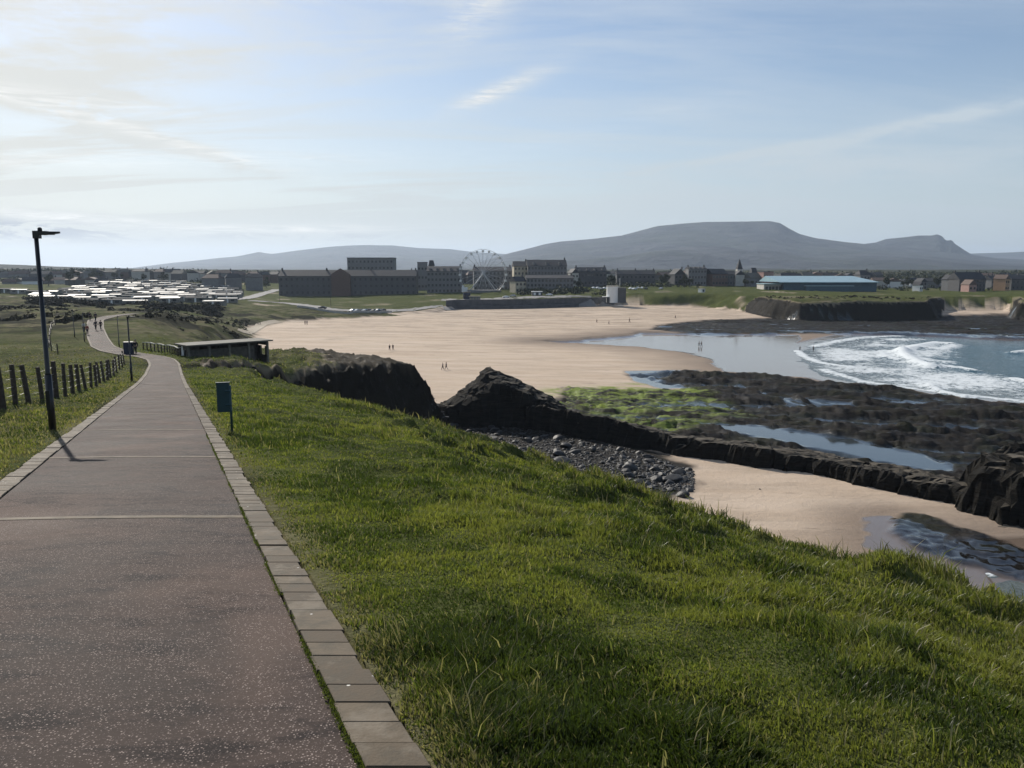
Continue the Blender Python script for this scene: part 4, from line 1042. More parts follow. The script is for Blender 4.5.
# ------------------------------------------------------------------ caravans
def make_caravan(wall, roof='caravan_roof'):
    t = empty('static_caravan', (0, 0, 0)); L, D = 9.6, 3.3
    m = MB().box(0, 0, 1.55, L, D, 2.3); m.add([(-L / 2, -D / 2, 2.7), (-L / 2, D / 2, 2.7), (-L / 2, 0, 3.25), (L / 2, -D / 2, 2.7), (L / 2, D / 2, 2.7), (L / 2, 0, 3.25)], [(0, 1, 2), (3, 5, 4)])
    m.build('body', M[wall], t); MB().gable(L, D, 2.75, .34, .1, .08).build('roof', M[roof], t)
    m = MB(); [m.box(-4.2 + k * 2.1, -D / 2 - .02, 1.8, 1.1, .06, .8) for k in range(5)]
    MB().box(-2.5, -D / 2 - .02, 1.8, 1.8, .06, .9).build('window', M['glass'], t); MB().box(2.4, -D / 2 - .02, 1.8, 1.8, .06, .9).build('window', M['glass'], t)
    MB().box(0, -D / 2 - .03, 1.5, .8, .06, 1.9).build('door', M['white_paint'], t)
    return t
cproto = [make_caravan('caravan_wall'), make_caravan('green_caravan_wall', 'dull_caravan_roof')]; used = [False, False]
rowspec = [(368, 28, 232, 8, 'front'), (390, 36, 236, 10, 'second'), (414, 40, 236, 11, 'third'), (440, 0, 240, 15, 'fourth'), (470, 60, 244, 14, 'fifth'),
           (502, 66, 244, 14, 'sixth'), (536, 80, 244, 15, 'seventh'), (574, 84, 240, 15, 'eighth'), (615, 92, 232, 14, 'ninth'), (660, 105, 215, 11, 'tenth'), (705, 110, 190, 8, 'back')]
for (Yr, pa, pb, n, nm) in rowspec:
    ps = []
    for k in range(n):
        px = pa + (pb - pa) * (k + .5) / n + random.uniform(-.25, .25) * (pb - pa) / n
        if px < 28 and Yr < 440: continue
        ps.append(px)
    for k, px in enumerate(ps):
        Y = Yr + random.uniform(-7, 7) + (px - 130) * .05; x = (px - 512) / F * Y; j = random.random() < .45
        p = cproto[int(j)]
        c = p if not used[int(j)] else copy_tree(p); used[int(j)] = True
        c.location = (x, Y, H(x, Y) - .1); c.rotation_euler = (random.gauss(0, .05), random.uniform(-.02, .02), random.choice((0, 0, 0, .1, -.15, .3, 1.3, -.4)) + random.uniform(-.08, .08)); s_ = random.uniform(.9, 1.15); c.scale = (s_, 1, 1)
        tag(c, '%s static caravan, %s from the left in the %s row' % ('green-grey' if j else 'cream', ORD[k], nm), 'caravan', 'static caravans in the caravan park')

# ------------------------------------------------------------------ vehicles
def make_car(mat):
    t = empty('parked_car', (0, 0, 0)); pr = [(-2.1, .35), (-2.15, .75), (-1.9, .95), (-1.1, 1.02), (-.5, 1.42), (.8, 1.45), (1.5, 1.05), (2.05, .95), (2.15, .6), (2.1, .35)]
    n = len(pr); vs = []
    for s_ in (-1, 1):
        for (x, z) in pr: vs.append((x, s_ * (.85 if z < 1.1 else .65), z))
    fs = [(i, (i + 1) % n, n + (i + 1) % n, n + i) for i in range(n)] + [tuple(range(n)), tuple(range(2 * n - 1, n - 1, -1))]
    MB().add(vs, fs).build('body', mat, t)
    for s_ in (-1, 1):
        q = MB().add([(-.95, s_ * .80, 1.04), (-.48, s_ * .70, 1.36), (.75, s_ * .70, 1.38), (1.25, s_ * .80, 1.06)], [(0, 1, 2, 3)]); o = q.build('side_window', M['glass'], t)
    wm = MB().tube([(0, -.1, 0), (0, .1, 0)], .33, 12).mesh('wheel', M['rubber'])
    for a in (-1.3, 1.3):
        for s_ in (-1, 1):
            o = bpy.data.objects.new('wheel', wm); link(o, t); o.location = (a, s_ * .82, .33)
    return t
cars = {'silver': make_car(M['car_silver']), 'dark': make_car(M['car_dark']), 'white': make_car(M['car_white'])}
cu = set()
def put_car(c, px, Y, rz, label, group, zoff=.2):
    o = cars[c] if c not in cu else copy_tree(cars[c]); cu.add(c); x = (px - 512) / F * Y; o.location = (x, Y, H(x, Y) + zoff); o.rotation_euler = (0, 0, rz)
    tag(o, label, 'car', group)
gcar = 'cars parked behind the beach wall'
cl = [('dark', 323), ('silver', 353), ('white', 357), ('dark', 361), ('silver', 365), ('dark', 369), ('dark', 374), ('silver', 378), ('dark', 383)]
lb = ['dark car parked alone on the road verge left of the parked cars', 'silver car at the left end of the parked cars by the beach wall', 'white car second from the left by the beach wall', 'dark car third from the left by the beach wall',
      'silver car fourth from the left by the beach wall', 'dark car fifth from the left by the beach wall', 'dark car sixth from the left by the beach wall', 'silver car second from the right end by the beach wall', 'dark car at the right end of the row by the beach wall']
for (c, px), l in zip(cl, lb): put_car(c, px, 394 + random.uniform(-2, 2), random.uniform(1.0, 1.3) if px > 330 else 0.1, l, gcar)
pl_ = [('white', 506, 486, 'white car on the promenade below the hotel, leftmost of three'), ('silver', 513, 488, 'silver car on the promenade below the hotel, middle of three'), ('white', 549, 490, 'white car on the promenade below the hotel, rightmost of three')]
for c, px, Y, l in pl_: put_car(c, px, Y, random.uniform(-.2, .2), l, 'cars on the promenade', .15)
k = 0
for px in (593, 597, 600.5, 604, 630, 633.5, 637, 641, 645, 660):
    put_car(random.choice(('white', 'silver', 'white', 'dark')), px, 560 + random.uniform(-8, 8), random.uniform(.6, 1.4), 'car in the car park behind the round pavilion, %s from the left' % ORD[k], 'cars in the car park behind the pavilion', .1); k += 1

# ------------------------------------------------------------------ lamp posts
def make_lamp(h=4.22):
    t = empty('street_lamp', (0, 0, 0))
    MB().tube([(0, 0, -.1), (0, 0, 1.25)], [.075, .072], 14).build('base_sleeve', M['black_paint'], t, True)
    MB().tube([(0, 0, 1.25), (0, 0, 1.29), (0, 0, h)], [.062, .05, .043], 14).build('pole', M['black_paint'], t, True)
    MB().box(0, -.078, .7, .09, .012, .42).build('access_door', M['black_paint'], t)
    m = MB().box(.02, 0, h + .02, .13, .11, .16); m.box(.15, 0, h + .06, .18, .13, .07)
    m.build('bracket', M['black_paint'], t)
    L = []
    prof = [(.05, .055, .03), (.15, .075, .05), (.30, .075, .035), (.42, .06, .022), (.50, .03, .012)]
    for x, wy, hz in prof: L += [(x, -wy, h + .06 - hz), (x, wy, h + .06 - hz), (x, wy, h + .085), (x, -wy, h + .085)]
    fs = [(i * 4 + k, i * 4 + (k + 1) % 4, i * 4 + 4 + (k + 1) % 4, i * 4 + 4 + k) for i in range(4) for k in range(4)] + [(3, 2, 1, 0), (16, 17, 18, 19)]
    hd = MB().add(L, fs).build('lamp_head', M['black_paint'], t)
    MB().box(.30, 0, h + .022, .16, .09, .012).build('lens', M['glass'], hd)
    MB().tube([(.09, 0, h + .09), (.09, 0, h + .15), (.09, 0, h + .175)], [.045, .045, .02], 10).build('photocell', M['black_paint'], t, True)
    return t
lp = make_lamp()
lamps = [(53, 433, 17.0, 0, 'tall black lamp post with angled head, nearest on the grass left of the path'), (132, 382, 51.5, 0, 'second black lamp post, at the bend beside the fence'),
         (119.5, 350, 108, 0, 'third black lamp post, beyond the blue cabinet'), (85.5, 353, 117, .3, 'slim lamp post among the far fence posts left of the path'), (75.5, 347, 124, 2.6, 'dark pole left of the upper stretch of path')]
for k, (px, py, Y, rz, l) in enumerate(lamps):
    o = lp if k == 0 else copy_tree(lp); x = (px - 512) / F * (Y * cP + Y * T(py) * sP); z = H(x, Y) if k else H(x, Y)
    o.location = (x, Y, z - .02); o.rotation_euler = (0, 0, rz); tag(o, l, 'lamp post', 'lamp posts along the path')

# ------------------------------------------------------------------ sign, cabinet, fence, railing, shelter
def sign():
    Y = 16.6; x = (232 - 512) / F * (Y * cP + Y * T(430) * sP); z = H(x, Y)
    t = empty('information_sign', (x, Y, z), 0, label='small teal sign board on a thin post on the grass beside the path', cat='sign')
    MB().tube([(0, 0, -.1), (0, 0, 1.02)], .026, 10).build('post', M['teal_paint'], t, True)
    rz = R(16); L = .27
    m = MB(); m.box(-L / 2 * math.cos(rz), -L / 2 * math.sin(rz), .76, L, .03, .62, rz)
    b = m.build('board', M['teal_paint'], t)
    MB().box(-L / 2 * math.cos(rz), -L / 2 * math.sin(rz), 1.08, L + .02, .045, .025, rz).build('board_cap', M['teal_paint'], b)
    MB().tube([(0, 0, .9), (-.1 * math.cos(rz), -.1 * math.sin(rz), .9)], .035, 8).tube([(0, 0, .6), (-.1 * math.cos(rz), -.1 * math.sin(rz), .6)], .035, 8).build('clamp', M['teal_paint'], t)
sign()
def cabinet():
    Y = 97; x = (128.3 - 512) / F * Y * 1.003; z = H(x, Y)
    t = empty('utility_cabinet', (x, Y, z), .15, label='dark blue cabinet at the bend of the path beside the walker', cat='cabinet')
    MB().box(0, 0, .85, 1.05, .6, 1.5).build('body', M['navy_paint'], t); MB().box(0, 0, .05, 1.12, .66, .14).build('plinth', M['concrete'], t)
    MB().box(0, 0, 1.63, 1.12, .68, .06).build('lid', M['navy_paint'], t)
    for s_ in (-1, 1): d_ = MB().box(s_ * .26, -.315, .85, .48, .03, 1.36).build('door', M['navy_paint'], t); MB().box(s_ * .06, -.345, .9, .03, .03, .16).build('handle', M['black_paint'], d_)
cabinet()
def fence():
    spots = []
    tgt = [(16, 407, 25.5), (29.5, 406, 27), (43, 402, 28.5), (57, 401, 30), (65.5, 397, 32), (73, 394, 34), (79.5, 391.5, 36), (86, 389, 38.5), (91, 386, 41), (96, 383, 43.5), (100, 380, 46), (104, 377, 49), (107, 373, 53), (110, 369, 57), (113, 366, 61), (116, 363, 66), (119, 361, 71), (122, 359, 76), (124, 357.5, 81)]
    X = [(px - 512) / F * (Y * cP + Y * T(py) * sP) for px, py, Y in tgt]; Ys = [q[2] for q in tgt]
    pre = [(X[0] + .434 * 1.9 * k, Ys[0] - 1.9 * k) for k in range(2, 0, -1)]
    P = pre + list(zip(X, Ys))
    # sparser far run along the upper stretch
    Q = [(-56.6 - .0, 98), (-60, 102.5), (-63.5, 108), (-67.5, 115), (-71.5, 122), (-76, 130), (-81, 139), (-86, 149)]
    def run(P, label, hgt, wires=True):
        o = P[0]; t = empty('post_and_wire_fence', (o[0], o[1], H(*o)), label=label, cat='fence', group='fences beside the path'); tops = []
        for (x, y) in P:
            z = H(x, y); h = hgt * random.uniform(.92, 1.08); lx, ly = random.uniform(-.16, .06), random.uniform(-.06, .06); r = random.uniform(.075, .10)
            m = MB().tube([(x - o[0], y - o[1], z - t.location.z - .2), (x - o[0] + lx * .6, y - o[1] + ly * .6, z - t.location.z + h * .6), (x - o[0] + lx, y - o[1] + ly, z - t.location.z + h)], [r, r * .96, r * .9], 9)
            m.build('post', M['weathered_wood'], t, False); tops.append((x - o[0] + lx * .8, y - o[1] + ly * .8, z - t.location.z, h))
        for f in (.25, .45, .65, .85):
            pts = []
            for a, b in zip(tops[:-1], tops[1:]):
                pts.append((a[0], a[1], a[2] + a[3] * f)); pts.append(((a[0] + b[0]) / 2, (a[1] + b[1]) / 2, (a[2] + b[2]) / 2 + (a[3] + b[3]) / 2 * f - .03))
            pts.append((tops[-1][0], tops[-1][1], tops[-1][2] + tops[-1][3] * f))
            MB().tube(pts, .006, 4).build('wire', M['galvanised_wire'], t)
    run(P, 'weathered wooden post and wire fence running down the left of the path', 1.3)
    run(Q, 'thinner post fence along the far stretch of path beyond the blue cabinet', 1.25)
fence()
def railing():
    a = Vector((-49.0, 104.6)); b = Vector((-39.3, 93.2)); n = 15
    pts = [a + (b - a) * (k / (n - 1)) + Vector((1.5, 1.2)) * math.sin(math.pi * k / (n - 1)) * .4 for k in range(n)]
    z0 = H(a.x, a.y); t = empty('railing', (a.x, a.y, z0), label='pale-topped post and rail barrier between the path bend and the shelter', cat='railing'); top = []
    for p in pts:
        z = H(p.x, p.y) - z0; q = p - a; MB().box(q.x, q.y, z + .45, .12, .12, 1.0).build('post', M['weathered_wood'], t); top.append((q.x, q.y, z))
    for h_, w_, m_ in ((.98, .10, 'pale_render'), (.55, .05, 'weathered_wood')):
        m = MB()
        for p, q in zip(top[:-1], top[1:]):
            d = math.atan2(q[1] - p[1], q[0] - p[0]); L = math.hypot(q[0] - p[0], q[1] - p[1]); mm = Matrix.Translation(((p[0] + q[0]) / 2, (p[1] + q[1]) / 2, (p[2] + q[2]) / 2 + h_)) @ Matrix.Rotation(d, 4, 'Z') @ Matrix.Rotation(-math.atan2(q[2] - p[2], L), 4, 'Y')
            m.box(0, 0, 0, L, .16, w_, m=mm)
        m.build('rail', M[m_], t)
    MB().box(top[-1][0] + .3, top[-1][1], top[-1][2] + .6, .25, .25, 1.3).build('end_pillar', M['white_paint'], t)
railing()
def shelter():
    P1 = Vector((-37.9, 92.)); P2 = Vector((-30.6, 99.)); L = (P2 - P1).length; rz = math.atan2(P2.y - P1.y, P2.x - P1.x); D = 3.0
    c = (P1 + P2) / 2 + Vector((-math.sin(rz), math.cos(rz))) * D / 2; top = CZ - .0978 * 92; 
    gz = min(H(P1.x, P1.y), H(P2.x, P2.y)) ; h = top - gz
    t = empty('shelter', (c.x, c.y, gz), rz, label='long low open-fronted concrete shelter with flat pale roof', cat='shelter')
    MB().box(0, D / 2 - .1, h / 2 - .3, L, .2, h + .6).build('back_wall', M['shelter_block'], t)
    w = MB(); X = -L / 2 + .1
    w.box(X, 0, .3, .2, D - .2, 1.6).box(X, 0, h - .35, .2, D - .2, .5).box(X, -1.1, 1.6, .2, .6, 1.2).box(X, 1.0, 1.6, .2, .8, 1.2); w.build('end_wall', M['shelter_block'], t)
    w = MB(); X = L / 2 - .1
    w.box(X, 0, .1, .2, D - .2, 2.0).box(X, 0, h - .35, .2, D - .2, .5).box(X, -1.1, 1.6, .2, .6, 1.2).box(X, .9, 1.6, .2, 1.0, 1.2); w.build('end_wall', M['shelter_block'], t)
    MB().box(-L * .09, -D / 2 + .22, (h - .55) / 2 - .2, L * .82, .16, h - .15).build('front_wall', M['shelter_block'], t)
    for k in range(5):
        MB().box(-L / 2 + .12 + (L - .24) * k / 4, -D / 2 + .12, h / 2 - .2, .24, .24, h).build('column', M['shelter_post'], t)
    for k in (1, 2, 3): MB().box(-L / 2 + L * k / 4, .1, h / 2, .12, D - .5, h - .3).build('partition', M['shelter_block'], t)
    MB().box(0, -.1, h + .02, L + .7, D + .9, .16).build('roof', M['shelter_roof'], t)
    MB().box(0, .2, -.25, L + 3.0, D + 1.6, .5).build('floor_slab', M['concrete'], t)
    MB().box(0, .6, .45, L - 1, .4, .08).build('bench', M['weathered_wood'], t)
shelter()

# ------------------------------------------------------------------ people
def skin_mesh(name, joints, edges, mat, lv=1):
    me = bpy.data.meshes.new(name); me.from_pydata([j[:3] for j in joints], edges, []); o = bpy.data.objects.new(name, me); COL.objects.link(o)
    md = o.modifiers.new('s', 'SKIN'); sv = me.skin_vertices[0].data
    for i, j in enumerate(joints): sv[i].radius = (j[3], j[4] if len(j) > 4 else j[3])
    sv[0].use_root = True; md.use_smooth_shade = True
    m2 = o.modifiers.new('u', 'SUBSURF'); m2.levels = lv; m2.render_levels = lv
    dg = bpy.context.evaluated_depsgraph_get(); dg.update(); nm = bpy.data.meshes.new_from_object(o.evaluated_get(dg)); nm.name = name
    bpy.data.objects.remove(o); bpy.data.meshes.remove(me); nm.materials.clear(); nm.materials.append(mat); return nm
def person_parts(step):
    s = step
    J = [(0, 0, .95, .14, .11), (0, 0, 1.15, .13, .10), (0, 0, 1.38, .17, .11), (0, 0, 1.50, .06), (0, .01, 1.58, .07), (0, .015, 1.68, .085, .095), (0, .01, 1.75, .05),
         (-.19, 0, 1.42, .055), (-.23, -s * .12, 1.17, .042), (-.23, -s * .2 + .08, .93, .03), (-.23, -s * .2 + .11, .84, .03),
         (.19, 0, 1.42, .055), (.23, s * .12, 1.17, .042), (.23, s * .2 + .08, .93, .03), (.23, s * .2 + .11, .84, .03),
         (-.09, 0, .88, .09), (-.10, s * .18 + .03, .48, .06), (-.10, s * .30 - .03, .09, .04), (-.10, s * .30 + .12, .04, .035),
         (.09, 0, .88, .09), (.10, -s * .14 + .03, .48, .06), (.10, -s * .36 - .03, .10, .04), (.10, -s * .36 + .10, .045, .035)]
    E = [(0, 1), (1, 2), (2, 3), (3, 4), (4, 5), (5, 6), (2, 7), (7, 8), (8, 9), (9, 10), (2, 11), (11, 12), (12, 13), (13, 14), (0, 15), (15, 16), (16, 17), (17, 18), (0, 19), (19, 20), (20, 21), (21, 22)]
    body = (J, E)
    def sub(ix, pairs, add): 
        mp = {i: k for k, i in enumerate(ix)}; return [(*J[i][:3], *[r + add for r in J[i][3:]]) for i in ix], [(mp[a], mp[b]) for a, b in pairs]
    jk = sub([0, 1, 2, 7, 8, 9, 11, 12, 13], [(0, 1), (1, 2), (2, 7), (7, 8), (8, 9), (2, 11), (11, 12), (12, 13)], .022)
    tr = sub([0, 15, 16, 17, 19, 20, 21], [(0, 15), (15, 16), (16, 17), (0, 19), (19, 20), (20, 21)], .016)
    return body, jk, tr
PP = {}
for key, st in (('walk', 1.), ('stand', .15)):
    bd, jk, tr = person_parts(st)
    PP[key] = (skin_mesh('person', *bd, M['skin']), {c: skin_mesh('jacket', *jk, M[c]) for c in ('cloth_dark', 'cloth_blue', 'cloth_red', 'cloth_white')}, skin_mesh('trousers', *tr, M['cloth_dark']))
bmh = bmesh.new(); bmesh.ops.create_uvsphere(bmh, u_segments=12, v_segments=8, radius=.105)
for v in bmh.verts: v.co = Vector((v.co.x * .95, v.co.y * 1.05 - .015, v.co.z * 1.0 + 1.72)); 
bmesh.ops.delete(bmh, geom=[f for f in bmh.faces if f.calc_center_median().z < 1.68 and f.calc_center_median().y > -.02], context='FACES')
hairm = bpy.data.meshes.new('hair'); bmh.to_mesh(hairm); bmh.free(); hairm.materials.append(M['hair'])
def person(px, Y, rz, pose, c, label, group, h=1., zoff=0.):
    x = (px - 512) / F * Y * 1.004; b, j, tr = PP[pose]
    o = bpy.data.objects.new('person', b); link(o); z = CZ + float(zp(Y)) if (Y < 186 and abs(x - float(xr(Y))) < 4.5 and x < float(xr(Y)) + .3) else H(x, Y)
    o.location = (x, Y, z + zoff); o.rotation_euler = (0, 0, rz); o.scale = (h, h, h); tag(o, label, 'person', group)
    link(bpy.data.objects.new('jacket', j[c]), o); link(bpy.data.objects.new('trousers', tr), o); link(bpy.data.objects.new('hair', hairm), o)
person(135.6, 97, math.pi, 'walk', 'cloth_dark', 'walker in dark clothes on the path beside the blue cabinet', 'walkers on the path')
person(97.3, 135, math.pi + .2, 'walk', 'cloth_dark', 'left of two dark-clothed walkers side by side on the far path', 'walkers on the path')
person(102.3, 136, math.pi, 'walk', 'cloth_dark', 'right of two dark-clothed walkers side by side on the far path', 'walkers on the path', .95)
person(97.8, 158, .2, 'walk', 'cloth_dark', 'dark walker just behind the side by side pair on the far path', 'walkers on the path')
person(92.3, 160, .1, 'walk', 'cloth_dark', 'dark walker at the left edge of the far path', 'walkers on the path')
person(88.6, 127, .1, 'stand', 'cloth_red', 'person in a reddish jacket at the left edge of the path by the fence', 'walkers on the path', .95)
person(85.3, 131, .1, 'stand', 'cloth_white', 'person in white by the slim lamp post left of the path', 'walkers on the path')
gb = 'people on the beach'
person(442.5, 190, 1.2, 'walk', 'cloth_dark', 'left walker of the pair on the sand above the rock stack', gb); person(446, 191, 1.2, 'walk', 'cloth_blue', 'right walker of the pair on the sand above the rock stack', gb)
person(389.6, 232, .4, 'walk', 'cloth_dark', 'left walker of the pair just beyond the dark bluff', gb); person(393, 233, .4, 'walk', 'cloth_dark', 'right walker of the pair just beyond the dark bluff', gb)
person(306, 322, .4, 'walk', 'cloth_dark', 'left of two people walking at the top of the beach', gb); person(308, 322, .4, 'walk', 'cloth_blue', 'right of two people walking at the top of the beach', gb)
person(699, 262, 1.5, 'walk', 'cloth_dark', 'left of two people paddling on the wet sand', gb); person(701.4, 262, 1.5, 'walk', 'cloth_dark', 'right of two people paddling on the wet sand', gb)
person(596.5, 355, 1.5, 'walk', 'cloth_dark', 'left person of three on the far sand below the pavilion', gb); person(608.5, 345, 1.5, 'walk', 'cloth_dark', 'crouched-looking middle person of three on the far sand below the pavilion', gb); person(629, 358, 1.5, 'walk', 'cloth_dark', 'right person of three on the far sand below the pavilion', gb, 1.2)
person(674.5, 385, 1.5, 'walk', 'cloth_dark', 'lone walker on the far strip of sand', gb)
person(813.5, 250, .6, 'stand', 'cloth_dark', 'lone bather in dark wetsuit standing in the foam', gb, 1., -.1)
person(800, 249, .6, 'stand', 'cloth_dark', 'lone bather at the edge of the foam line', gb, .9, -.1)

# ------------------------------------------------------------------ scrub, trees
def scrub(name, label, regs, n, hmin, hmax, size, mat, cat='scrub'):
    cs = []
    for (a, b_, y0, y1, k) in regs:
        for _ in range(int(n * k)):
            px = rng.uniform(a, b_); Y = rng.uniform(y0, y1); cs.append(((px - 512) / F * Y, Y))
    P = np.array(cs); z, mq = terrain(P[:, 0], P[:, 1], True); okg = (mq['grass'] > .9) & ~((P[:, 1] < 190) & (P[:, 0] > xl(P[:, 1]) - 3) & (P[:, 0] < xr(P[:, 1]) + 3)); P = P[okg]; z = z[okg]; nn = fbm(P[:, 0] * .05, P[:, 1] * .05, 3, 301)
    kp = nn > .40; P = P[kp]; z = z[kp]; hm = rng.uniform(hmin, hmax, len(P)) * sm(.38, .6, nn[kp])
    q = 26; n2 = len(P)
    u = rng.normal(0, 1, (n2, q, 3)); u /= np.linalg.norm(u, axis=2, keepdims=True); u[:, :, 2] = np.abs(u[:, :, 2]); rad = rng.uniform(.55, 1., (n2, q, 1))
    c = u * rad; c[:, :, 0:2] *= (hm * 1.1)[:, None, None]; c[:, :, 2] *= hm[:, None]
    c[:, :, 0] += P[:, 0:1]; c[:, :, 1] += P[:, 1:2]; c[:, :, 2] += z[:, None] - .1
    c = c.reshape(-1, 3); m = len(c); d1 = rng.normal(0, 1, (m, 3)); d1 /= np.linalg.norm(d1, axis=1, keepdims=True); d2 = rng.normal(0, 1, (m, 3)); d2 /= np.linalg.norm(d2, axis=1, keepdims=True)
    s = size * rng.uniform(.6, 1.3, (m, 1)); V = np.stack([c + d1 * s, c + d2 * s, c - (d1 + d2) * s * .6], 1).reshape(-1, 3)
    me = mesh_np(name, V, np.arange(m * 3).reshape(-1, 3), M[mat], False); return tag(link(bpy.data.objects.new(name, me)), label, cat, kind='stuff')
scrub('hedge_scrub', 'dark band of brambles and scrub in front of the caravan park', [(30, 222, 300, 358, 1.)], 1500, 1.0, 2.8, .6, 'scrub')
scrub('dune_scrub', 'patchy low scrub and rough dead grass on the dunes', [(110, 300, 170, 320, 1.)], 900, .3, 1.0, .35, 'scrub')
scrub('field_hedge', 'ragged dark hedge and gorse across the left field', [(-40, 92, 150, 172, .6), (-40, 80, 215, 250, .4)], 420, .6, 1.6, .4, 'scrub')
scrub('far_wood', 'far-off dark tree belt along the skyline behind the town', [(-60, 290, 880, 1100, 1.), (560, 1060, 850, 1200, 1.3), (290, 560, 800, 1000, .5)], 1100, 4, 8.5, 1.7, 'foliage', 'wood')
scrub('town_gardens', 'dark garden shrubs and hedges between the town houses', [(0, 270, 690, 800, .6), (560, 700, 600, 740, .5), (870, 1040, 600, 760, .5), (520, 620, 500, 560, .25)], 600, 1.5, 4.5, 1.0, 'foliage')
scrub('cliff_top_scrub', 'rough tufts along the far cliff tops', [(650, 1040, 405, 440, 1.)], 260, .4, 1.2, .5, 'scrub')
def make_tree(sd_):
    t = empty('tree', (0, 0, 0)); rs = np.random.default_rng(sd_)
    MB().tube([(0, 0, -.2), (.1, 0, 2), (.05, .1, 4.5), (.3, 0, 6)], [.28, .2, .13, .06], 7).tube([(.1, 0, 2.4), (1.1, .4, 4.6)], [.1, .04], 5).tube([(.1, 0, 3), (-1.0, -.3, 5)], [.1, .04], 5).build('trunk', M['bark'], t)
    cen = rs.normal(0, 1, (9, 3)) * np.array([1.5, 1.3, 1.2]) + np.array([0, 0, 5.2]); m = 900; k = rs.integers(0, 9, m); u = rs.normal(0, 1, (m, 3)); u /= np.linalg.norm(u, axis=1, keepdims=True)
    c = cen[k] + u * rs.uniform(.5, 1.3, (m, 1)); d1 = rs.normal(0, .32, (m, 3)); d2 = rs.normal(0, .32, (m, 3)); V = np.stack([c + d1, c + d2, c - d1 - d2], 1).reshape(-1, 3)
    me = mesh_np('crown', V, np.arange(m * 3).reshape(-1, 3), M['foliage'], False); link(bpy.data.objects.new('crown', me), t); return t
tp = [make_tree(1), make_tree(2), make_tree(3)]
for k, (px, Y, s_) in enumerate([(52, 610, 1.2), (73, 640, 1.5), (98, 760, 1.4), (118, 770, 1.3), (147, 740, 1.1), (167, 750, 1.4), (236, 690, 1.2), (252, 700, 1.3), (268, 670, 1.1), (405, 650, 1.2), (421, 640, 1.2), (578, 560, 1.), (612, 590, 1.2), (662, 610, 1.2), (683, 600, 1.1), (744, 615, 1.), (884, 660, 1.3), (905, 670, 1.3), (934, 640, 1.2), (944, 660, 1.4)]):
    o = tp[k] if k < 3 else copy_tree(tp[k % 3]); x = (px - 512) / F * Y; o.location = (x, Y, H(x, Y) - .1); o.scale = (s_, s_, s_ * random.uniform(.8, 1.1)); o.rotation_euler = (0, 0, random.uniform(0, 6))
    where = 'left of the long terrace' if px < 280 else 'between the seafront blocks' if px < 640 else 'near the church' if px < 760 else 'right of the leisure centre'
    base_ = 0 if px < 280 else 9 if px < 640 else 13 if px < 760 else 16
    tag(o, 'small dark tree among the houses %s, %s from the left there' % (where, ORD[k - base_]), 'tree', 'trees among the town houses')

# poles in the middle distance
def pole(px, Y, h, label):
    x = (px - 512) / F * Y; z = H(x, Y); t = empty('lighting_column', (x, Y, z), 0, label=label, cat='lighting column')
    MB().tube([(0, 0, -.1), (0, 0, h)], [.12, .07], 8).build('pole', M['dark_render'], t); MB().box(.4, 0, h, .9, .3, .15).build('lamp_head', M['dark_render'], t)
pole(331.5, 420, 7, 'dark lighting column beside the road left of the parked cars'); pole(280.5, 440, 6, 'dark lighting column on the green at the road junction')
pole(425.5, 500, 7, 'lighting column on the green left of the ferris wheel')

# ------------------------------------------------------------------ light, sky, haze, camera
SUN_EL, SUN_AZ = 31.0, -33.0   # azimuth measured from the view direction towards the right
ld = bpy.data.lights.new('sun', 'SUN'); ld.energy = 5.0; ld.angle = R(.53); ld.color = (1, .93, .83)
so = link(bpy.data.objects.new('sun', ld))
dv = Vector((math.sin(R(SUN_AZ)) * math.cos(R(SUN_EL)), math.cos(R(SUN_AZ)) * math.cos(R(SUN_EL)), math.sin(R(SUN_EL))))
so.rotation_euler = dv.to_track_quat('Z', 'Y').to_euler(); so.location = (0, 0, 60)
g = N('World', True); scn.world = g.m
sky = g.n('ShaderNodeTexSky', sky_type='NISHITA'); sky.sun_disc = False; sky.sun_elevation = R(SUN_EL); sky.sun_rotation = R(SUN_AZ); sky.air_density = 1.; sky.dust_density = .5; sky.ozone_density = 3.0
tc = g.n('ShaderNodeTexCoord'); xyz = g.n('ShaderNodeSeparateXYZ', i={0: tc.outputs['Generated']}).outputs
azn = g.math('ARCTAN2', xyz[0], xyz[1]); eln = g.math('ARCSINE', xyz[2])
zc = g.math('MAXIMUM', g.math('ADD', xyz[2], .12), .05)
pv = g.n('ShaderNodeCombineXYZ', i={0: g.math('DIVIDE', xyz[0], zc), 1: g.math('DIVIDE', xyz[1], zc), 2: 0.}).outputs[0]
mp = g.n('ShaderNodeMapping', i={0: pv, 2: (0, 0, R(-18)), 3: (.35, 1.5, 1)}).outputs[0]
wsp = g.noise(1.1, mp, 7, .62, .6); veil = g.noise(.45, mp, 4, .5, .3)
av = g.n('ShaderNodeCombineXYZ', i={0: g.math('MULTIPLY', azn, 6.), 1: g.math('MULTIPLY', eln, 22.), 2: 0.}).outputs[0]
det = g.noise(1.6, av, 7, .66, .4)
def blob(px, py, lx, ly, ang, amp):
    a0 = math.atan((px - 512) / F / cP) ; e0 = math.atan(-T(py)) * math.cos(a0); lx = lx / F; ly = ly / F; ca, sa = math.cos(R(ang)), math.sin(R(ang))
    da = g.math('SUBTRACT', azn, a0); de = g.math('SUBTRACT', eln, e0)
    u = g.math('ADD', g.math('MULTIPLY', da, ca / lx), g.math('MULTIPLY', de, sa / lx)); v = g.math('ADD', g.math('MULTIPLY', da, -sa / ly), g.math('MULTIPLY', de, ca / ly))
    e = g.math('ADD', g.math('MULTIPLY', u, u), g.math('MULTIPLY', v, v)); return g.math('MULTIPLY', g.math('EXPONENT', g.math('MULTIPLY', e, -1.)), amp)
tot = None
